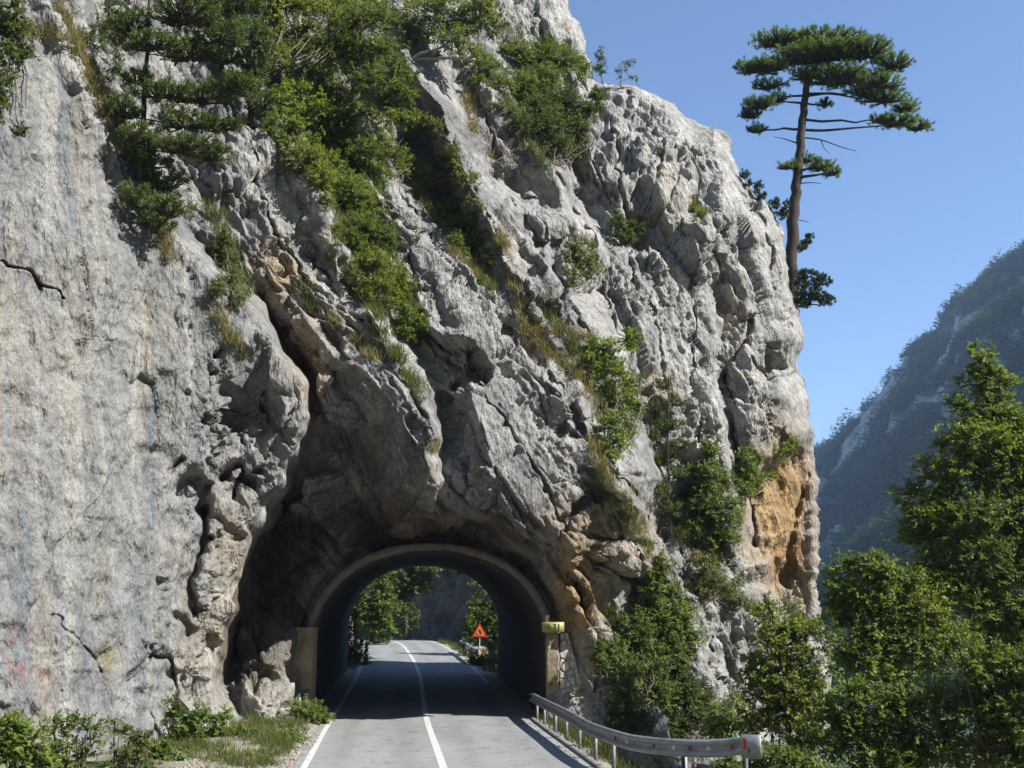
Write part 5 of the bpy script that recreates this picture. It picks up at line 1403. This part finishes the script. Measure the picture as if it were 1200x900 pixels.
plant("broadleaf_tree", "leafy tree leaning against the haze right of the orange rock, in front of the valley", "tree", (1034, 1000),
      [(1000, 662, 22, 12), (1030, 668, 26, 14), (1060, 682, 28, 16), (988, 690, 22, 16), (1018, 696, 32, 18), (1050, 714, 36, 20), (1086, 716, 30, 20), (990, 724, 26, 18), (1026, 744, 38, 20), (1070, 758, 38, 24), (1000, 770, 30, 18), (1108, 762, 34, 24), (1036, 790, 36, 22)],
      Y=27, L=.108, W=.060, cover=1.8, pal='bright', spine=[(1036, 880), (1040, 780), (1034, 690)], r0=.13, seed=62, gappy=.8)
plant("broadleaf_tree", "young pale-leaved tree between the barrier end and the rock face", "tree", (924, 990),
      [(905, 718, 22, 16), (930, 742, 30, 18), (898, 752, 26, 18), (958, 744, 22, 16), (884, 782, 24, 18), (916, 784, 34, 20), (952, 786, 32, 22), (890, 816, 28, 18), (930, 826, 36, 22), (968, 826, 30, 22), (900, 850, 30, 16), (944, 868, 34, 22)],
      Y=23.5, L=.098, W=.055, cover=1.6, pal='bright', spine=[(924, 880), (922, 800), (918, 730)], r0=.09, seed=63)
shrub("shaded bush in the bottom right, left of the tall tree's trunk", (1060, 990), [(1000, 820, 34, 22), (1050, 834, 38, 24), (1096, 826, 34, 24), (1010, 866, 38, 24), (1062, 880, 40, 26), (1110, 874, 38, 26), (974, 880, 28, 24), (1030, 910, 50, 26)], Y=22.5, L=.098, W=.055, cover=1.8, pal='mid', r0=.05, seed=64)
shrub("dark bush filling the bottom right corner", (1180, 990), [(1140, 780, 36, 26), (1186, 790, 38, 26), (1230, 790, 36, 30), (1150, 826, 40, 26), (1196, 840, 42, 28), (1140, 872, 42, 26), (1190, 886, 46, 28), (1240, 860, 38, 36)], Y=22, L=.098, W=.055, cover=1.8, pal='mid', r0=.05, seed=65)
shrub("bright low bush beneath the barrier end", (900, 960), [(880, 900, 26, 14), (912, 892, 24, 14), (940, 904, 30, 18), (850, 904, 24, 12)], Y=20.5, L=.09, W=.05, cover=2.3, pal='mid', seed=66)

# ---------------------------------------------------------------- plants along the foot of the left wall
shrub("bright green bush in the bottom left corner", (24, 960), [(8, 856, 24, 16), (32, 870, 22, 18), (14, 886, 30, 18), (46, 894, 18, 12)], Y=17.2, L=.085, W=.045, cover=2.6, pal='bright', seed=71)
shrub("tall thin weeds with sparse leaves beside the bottom left bush", (80, 960), [(62, 850, 14, 8), (92, 846, 14, 10), (76, 872, 20, 14), (98, 884, 20, 14), (66, 894, 22, 10), (112, 860, 10, 14)], Y=18.2, L=.085, W=.04, cover=1.2, pal='mid', seed=72)
shrub("sparse straggling shrub with thin stems in front of the left wall", (150, 940), [(140, 858, 16, 12), (160, 872, 14, 14), (148, 890, 20, 12), (172, 866, 12, 8), (166, 892, 14, 10)], Y=20.2, L=.085, W=.04, cover=1.0, pal='olive', seed=73)
shrub("leafy bush growing from a cleft at the foot of the left wall", (215, 905), [(210, 842, 16, 16), (224, 856, 18, 14), (206, 872, 16, 14), (232, 846, 12, 12), (222, 884, 20, 12)], Y=24.3, L=.09, W=.045, cover=2.1, pal='mid', seed=74)
shrub("bright weeds at the foot of the shadowed hollow", (262, 885), [(258, 846, 14, 12), (270, 862, 20, 10), (290, 868, 18, 10), (252, 866, 12, 12), (312, 872, 16, 8)], Y=26, L=.085, W=.035, cover=2.0, pal='bright', seed=75)
shrub("green bush beside the left pier's foot at the road edge", (362, 858), [(348, 832, 12, 12), (364, 836, 16, 12), (358, 850, 18, 10), (378, 842, 10, 8), (336, 852, 10, 8)], Y=31.2, L=.085, W=.035, cover=2.0, pal='bright', seed=76)
shrub("leafy green clump on the verge midway between the hollow and the road", (318, 892), [(306, 876, 16, 8), (330, 868, 16, 8), (318, 886, 18, 8), (346, 874, 12, 7)], Y=26.5, L=.085, W=.035, cover=2.2, pal='bright', seed=77)
shrub("low green clump at the bottom edge, between the cleft bush and the verge", (250, 930), [(238, 888, 18, 10), (262, 892, 18, 9), (284, 890, 16, 8), (250, 900, 22, 8)], Y=23, L=.085, W=.04, cover=2.2, pal='bright', seed=78)
shrub("leafy bush at the bottom, between the straggling shrub and the cleft bush", (190, 940), [(182, 884, 16, 12), (200, 892, 16, 10), (176, 898, 16, 8)], Y=21.5, L=.085, W=.04, cover=2.2, pal='mid', seed=79)
# ---------------------------------------------------------------- beyond the tunnel
plant("broadleaf_tree", "green tree seen through the tunnel on its left side", "tree", (436, 752),
      [(430, 672, 18, 12), (424, 690, 16, 12), (444, 692, 16, 12), (430, 712, 20, 12), (450, 718, 14, 12), (428, 732, 16, 12), (444, 740, 14, 10), (440, 655, 24, 12), (420, 650, 20, 14)], Y=76, L=.24, W=.13, cover=2.4, pal='mid', spine=[(436, 710), (436, 660)], r0=.18, seed=81)
plant("broadleaf_tree", "dark shaded tree behind the green tree, seen through the tunnel", "tree", (476, 752),
      [(462, 676, 18, 14), (482, 668, 20, 12), (500, 660, 22, 12), (468, 700, 16, 14), (486, 690, 14, 12), (474, 722, 14, 14), (530, 656, 26, 10), (556, 660, 20, 10)], Y=84, L=.26, W=.14, cover=2.2, pal='dark', spine=[(476, 710), (480, 660)], r0=.2, seed=82)
shrub("low green bush on the verge just beyond the tunnel's left side", (416, 784), [(412, 762, 9, 12), (420, 772, 10, 9), (410, 780, 9, 8), (424, 758, 7, 8), (408, 740, 8, 12), (416, 726, 8, 12), (426, 776, 7, 6)], Y=56, L=.14, W=.07, cover=2.3, pal='bright', seed=83)
shrub("green bush beyond the tunnel, behind the orange warning sign", (580, 772), [(572, 716, 16, 14), (586, 730, 14, 14), (558, 726, 12, 12), (576, 744, 16, 12), (590, 754, 12, 12), (548, 738, 9, 9), (580, 700, 14, 12), (566, 690, 12, 10), (552, 752, 9, 8), (594, 700, 12, 14)], Y=64, L=.18, W=.10, cover=1.9, pal='mid', seed=84)
shrub("leafy weeds between the far barrier and the tunnel's right side", (570, 790), [(562, 772, 10, 7), (576, 768, 12, 10), (584, 780, 12, 9), (566, 782, 10, 6), (553, 778, 7, 5)], Y=56, L=.13, W=.06, cover=1.9, pal='olive', seed=85)


# ---------------------------------------------------------------- grass
def blades(name, roots, n_each, h, w, c1, c2, seed, spread=0.10, lean=(0, -0.25, 0)):
    rg = np.random.default_rng(seed); R = np.repeat(roots, n_each, 0); n = len(R)
    R = R + rg.normal(0, spread, (n, 3)) * np.array((1, 1, .25))
    tuft = np.repeat(rg.uniform(0.55, 1.3, len(roots)), n_each); tc = np.repeat(rg.uniform(0, 1, len(roots)), n_each)
    D = unit(rg.normal(0, .42, (n, 3)) + np.array((0, 0, 1.0)) + np.array(lean)); U = unit(np.cross(D, rg.normal(0, 1, (n, 3))))
    H = (h * tuft * rg.uniform(.5, 1.2, n))[:, None]
    tip = R + D * H + np.array((0, 0, -.25)) * H * rg.uniform(0, 1, (n, 1)); mid = R + D * H * .55
    V = np.stack([R - U * w * .5, R + U * w * .5, mid + U * w * .4, tip, mid - U * w * .4], 1).reshape(-1, 3)
    i = np.arange(n)[:, None] * 5
    mv = np.clip(tc + rg.normal(0, .2, n), 0, 1)[:, None]; col = np.repeat(np.array(c1) * (1 - mv) + np.array(c2) * mv, 5, 0)
    o = mesh_np(name, V, [i + np.array((0, 1, 2, 4)), i + np.array((4, 2, 3))], M_grass, col)
    return o


def cliff_roots(lines, dens, seed):
    rg = np.random.default_rng(seed); pts = []
    for L, wd in lines:
        for k in range(len(L) - 1):
            (x0, y0), (x1, y1) = L[k], L[k + 1]; n = int(np.hypot(x1 - x0, y1 - y0) * dens * wd / 8) + 1
            t = rg.uniform(0, 1, n); x = x0 + (x1 - x0) * t + rg.normal(0, wd * .5, n); y = y0 + (y1 - y0) * t + rg.normal(0, wd * .5, n)
            pts.append(cliff_at(x, y))
    return np.concatenate(pts)


TAN = [([(62, 10), (90, 80), (116, 130), (140, 180)], 9), ([(120, 120), (150, 190), (172, 235), (192, 285), (198, 305)], 6), ([(20, 40), (70, 50), (100, 90)], 7), ([(480, 200), (520, 275), (560, 330)], 4), ([(600, 335), (640, 400), (680, 440), (705, 480)], 6), ([(585, 270), (600, 300)], 6), ([(545, 110), (560, 160), (600, 190)], 6),
       ([(385, 370), (400, 390)], 4), ([(255, 370), (270, 400)], 4), ([(270, 395), (290, 425)], 4), ([(500, 530), (512, 525)], 5), ([(410, 395), (440, 420)], 4), ([(690, 520), (730, 580), (750, 640)], 5), ([(815, 650), (840, 680), (860, 700)], 6), ([(625, 380), (700, 400)], 5), ([(395, 260), (385, 300)], 5)]
GREEN = [([(240, 240), (262, 290), (285, 350)], 7), ([(350, 160), (390, 230), (420, 300), (450, 370)], 12), ([(450, 380), (480, 430), (500, 460)], 5), ([(500, 190), (540, 270), (575, 350)], 6), ([(560, 60), (600, 140), (640, 200)], 10), ([(340, 60), (400, 120)], 12), ([(640, 350), (660, 390), (700, 440)], 6), ([(680, 290), (690, 330)], 6), ([(470, 170), (500, 230)], 7), ([(560, 340), (575, 355)], 5), ([(455, 150), (440, 200)], 6), ([(355, 330), (362, 360)], 4),
         ([(700, 560), (740, 620), (770, 700)], 5), ([(820, 640), (860, 700), (900, 740)], 6), ([(780, 560), (800, 640)], 6), ([(720, 720), (780, 780), (840, 840)], 10), ([(600, 40), (620, 100)], 8)]
blades("dry_cliff_grass", cliff_roots(TAN, 0.95, 5), 18, 0.46, 0.017, (0.26, 0.21, 0.09), (0.16, 0.16, 0.055), 1)["kind"] = "stuff"
blades("green_cliff_grass", cliff_roots(GREEN, 1.0, 6), 18, 0.42, 0.019, (0.14, 0.165, 0.045), (0.08, 0.12, 0.028), 2)["kind"] = "stuff"


def verge_roots(n, l0, l1, y0, y1, seed, clump=0.0):
    rg = np.random.default_rng(seed); y = rg.uniform(y0, y1, n); l = l0 + (l1 - l0) * rg.uniform(0, 1, n)
    i = np.clip(np.searchsorted(RP[:250, 1], y), 0, 249); X = RP[i, 0] + RN[i, 0] * l; Yy = y
    m = fbm(np.stack([X * .9, Yy * .9, X * 0], -1), 3, seed) > clump
    X, Yy = X[m], Yy[m]; return np.stack([X, Yy, ground_h(X, Yy)], -1)


blades("verge_grass", np.concatenate([verge_roots(1300, -6.6, -3.8, 17, 32.5, 31, -0.02), verge_roots(260, -4.0, -3.45, 22, 32.5, 32, .1)]), 16, 0.26, 0.012, (0.075, 0.125, 0.025), (0.15, 0.15, 0.055), 3, .09)["kind"] = "stuff"
blades("far_verge_grass", np.concatenate([verge_roots(900, -6, -3.3, 52, 80, 33, -.3), verge_roots(900, 3.4, 7, 52, 80, 34, -.3)]), 12, 0.40, 0.03, (0.07, 0.11, 0.025), (0.13, 0.14, 0.05), 4, .15)["kind"] = "stuff"
blades("canyon_grass", np.concatenate([verge_roots(1500, 3.65, 6.0, 17, 33, 35, -.2), verge_roots(2500, 5.0, 14.0, 17, 38, 36, -.3)]), 14, 0.34, 0.02, (0.06, 0.09, 0.022), (0.11, 0.12, 0.04), 5, .14)["kind"] = "stuff"
# pebbles fallen on the verge
rgp = np.random.default_rng(77)
def pebbles(name, P, r0, r1, mat, seed):
    rg = np.random.default_rng(seed); base = np.array([(0, 0, 1), (1, 0, 0), (0, 1, 0), (-1, 0, 0), (0, -1, 0), (0, 0, -.6)], float); f = np.array([(0, 1, 2), (0, 2, 3), (0, 3, 4), (0, 4, 1), (5, 2, 1), (5, 3, 2), (5, 4, 3), (5, 1, 4)])
    n = len(P); V = base[None] * (1 + rg.normal(0, .25, (n, 6, 3))) * np.array((1, .9, .6)) * rg.uniform(r0, r1, (n, 1, 1)) * rg.uniform(.4, 1, (n, 1, 1)) + P[:, None]
    return mesh_np(name, V.reshape(-1, 3), [(f[None] + np.arange(n)[:, None, None] * 6).reshape(-1, 3)], mat)
M_peb = simple_mat("limestone_pebbles", (0.27, 0.255, 0.225), 0.9, var=0.4, scale=3)
pebbles("gravel", np.concatenate([verge_roots(1500, -5.4, -3.2, 17, 33, 41, -.2), verge_roots(900, 3.45, 4.6, 17, 34, 42, -.3), np.concatenate([verge_roots(500, -3.35, -2.97, 16, 34, 43, -.2), verge_roots(260, 2.85, 3.13, 16, 34, 44, -.1)]) + np.array((0, 0, .065))]), .02, .07, M_peb, 9)["kind"] = "stuff"
SKY_STRENGTH = 0.10; SUN_STRENGTH = 5.0; EXPOSURE = 1.12; HAZE = 0.0002
# ================================================================ light, sky, air
w = bpy.data.worlds.new("World"); scene.world = w; w.use_nodes = True
nt = w.node_tree; nt.nodes.clear()
sky = nt.nodes.new("ShaderNodeTexSky"); sky.sky_type = 'NISHITA'; sky.sun_disc = False
el = math.asin(SUN_DIR[2]); az = math.atan2(SUN_DIR[0], SUN_DIR[1])
sky.sun_elevation = el; sky.sun_rotation = az
sky.altitude = 1500; sky.air_density = 1.0; sky.dust_density = 0.08; sky.ozone_density = 3.4
bg = nt.nodes.new("ShaderNodeBackground"); bg.inputs[1].default_value = SKY_STRENGTH
wo = nt.nodes.new("ShaderNodeOutputWorld")
nt.links.new(sky.outputs[0], bg.inputs[0]); nt.links.new(bg.outputs[0], wo.inputs[0])
sd = bpy.data.lights.new("sun", 'SUN'); sd.energy = SUN_STRENGTH; sd.angle = math.radians(0.53); sd.color = (1.0, 0.96, 0.90)
so = bpy.data.objects.new("sun", sd); COL.objects.link(so)
so.rotation_euler = Vector(-SUN_DIR).to_track_quat('-Z', 'Y').to_euler()
so.location = (30, -20, 60)
scene.view_settings.view_transform = 'Standard'; scene.view_settings.look = 'None'
scene.view_settings.exposure = EXPOSURE; scene.view_settings.gamma = 1.0
scene.view_settings.use_curve_mapping = False
scene.cycles.use_denoising = True
scene.cycles.max_bounces = 6; scene.cycles.diffuse_bounces = 3; scene.cycles.transmission_bounces = 3; scene.cycles.volume_bounces = 0
scene.cycles.use_adaptive_sampling = True; scene.cycles.adaptive_threshold = 0.015
# the valley's air
def haze():
    x0, x1, y0, y1, z0, z1 = -2300, 2300, -2250, 2300, -60, 470
    mb = MB(); mb.box(((x0 + x1) / 2, (y0 + y1) / 2, (z0 + z1) / 2), (x1 - x0, y1 - y0, z1 - z0))
    m, nt, out = new_mat("valley_haze")
    v = N(nt, "ShaderNodeVolumePrincipled"); v.inputs["Density"].default_value = HAZE; v.inputs["Color"].default_value = (0.45, 0.66, 1.0, 1); v.inputs["Anisotropy"].default_value = 0.0
    nt.links.new(v.outputs[0], out.inputs["Volume"])
    tag(mb.build("haze", m), kind="stuff")
if HAZE > 0: haze()
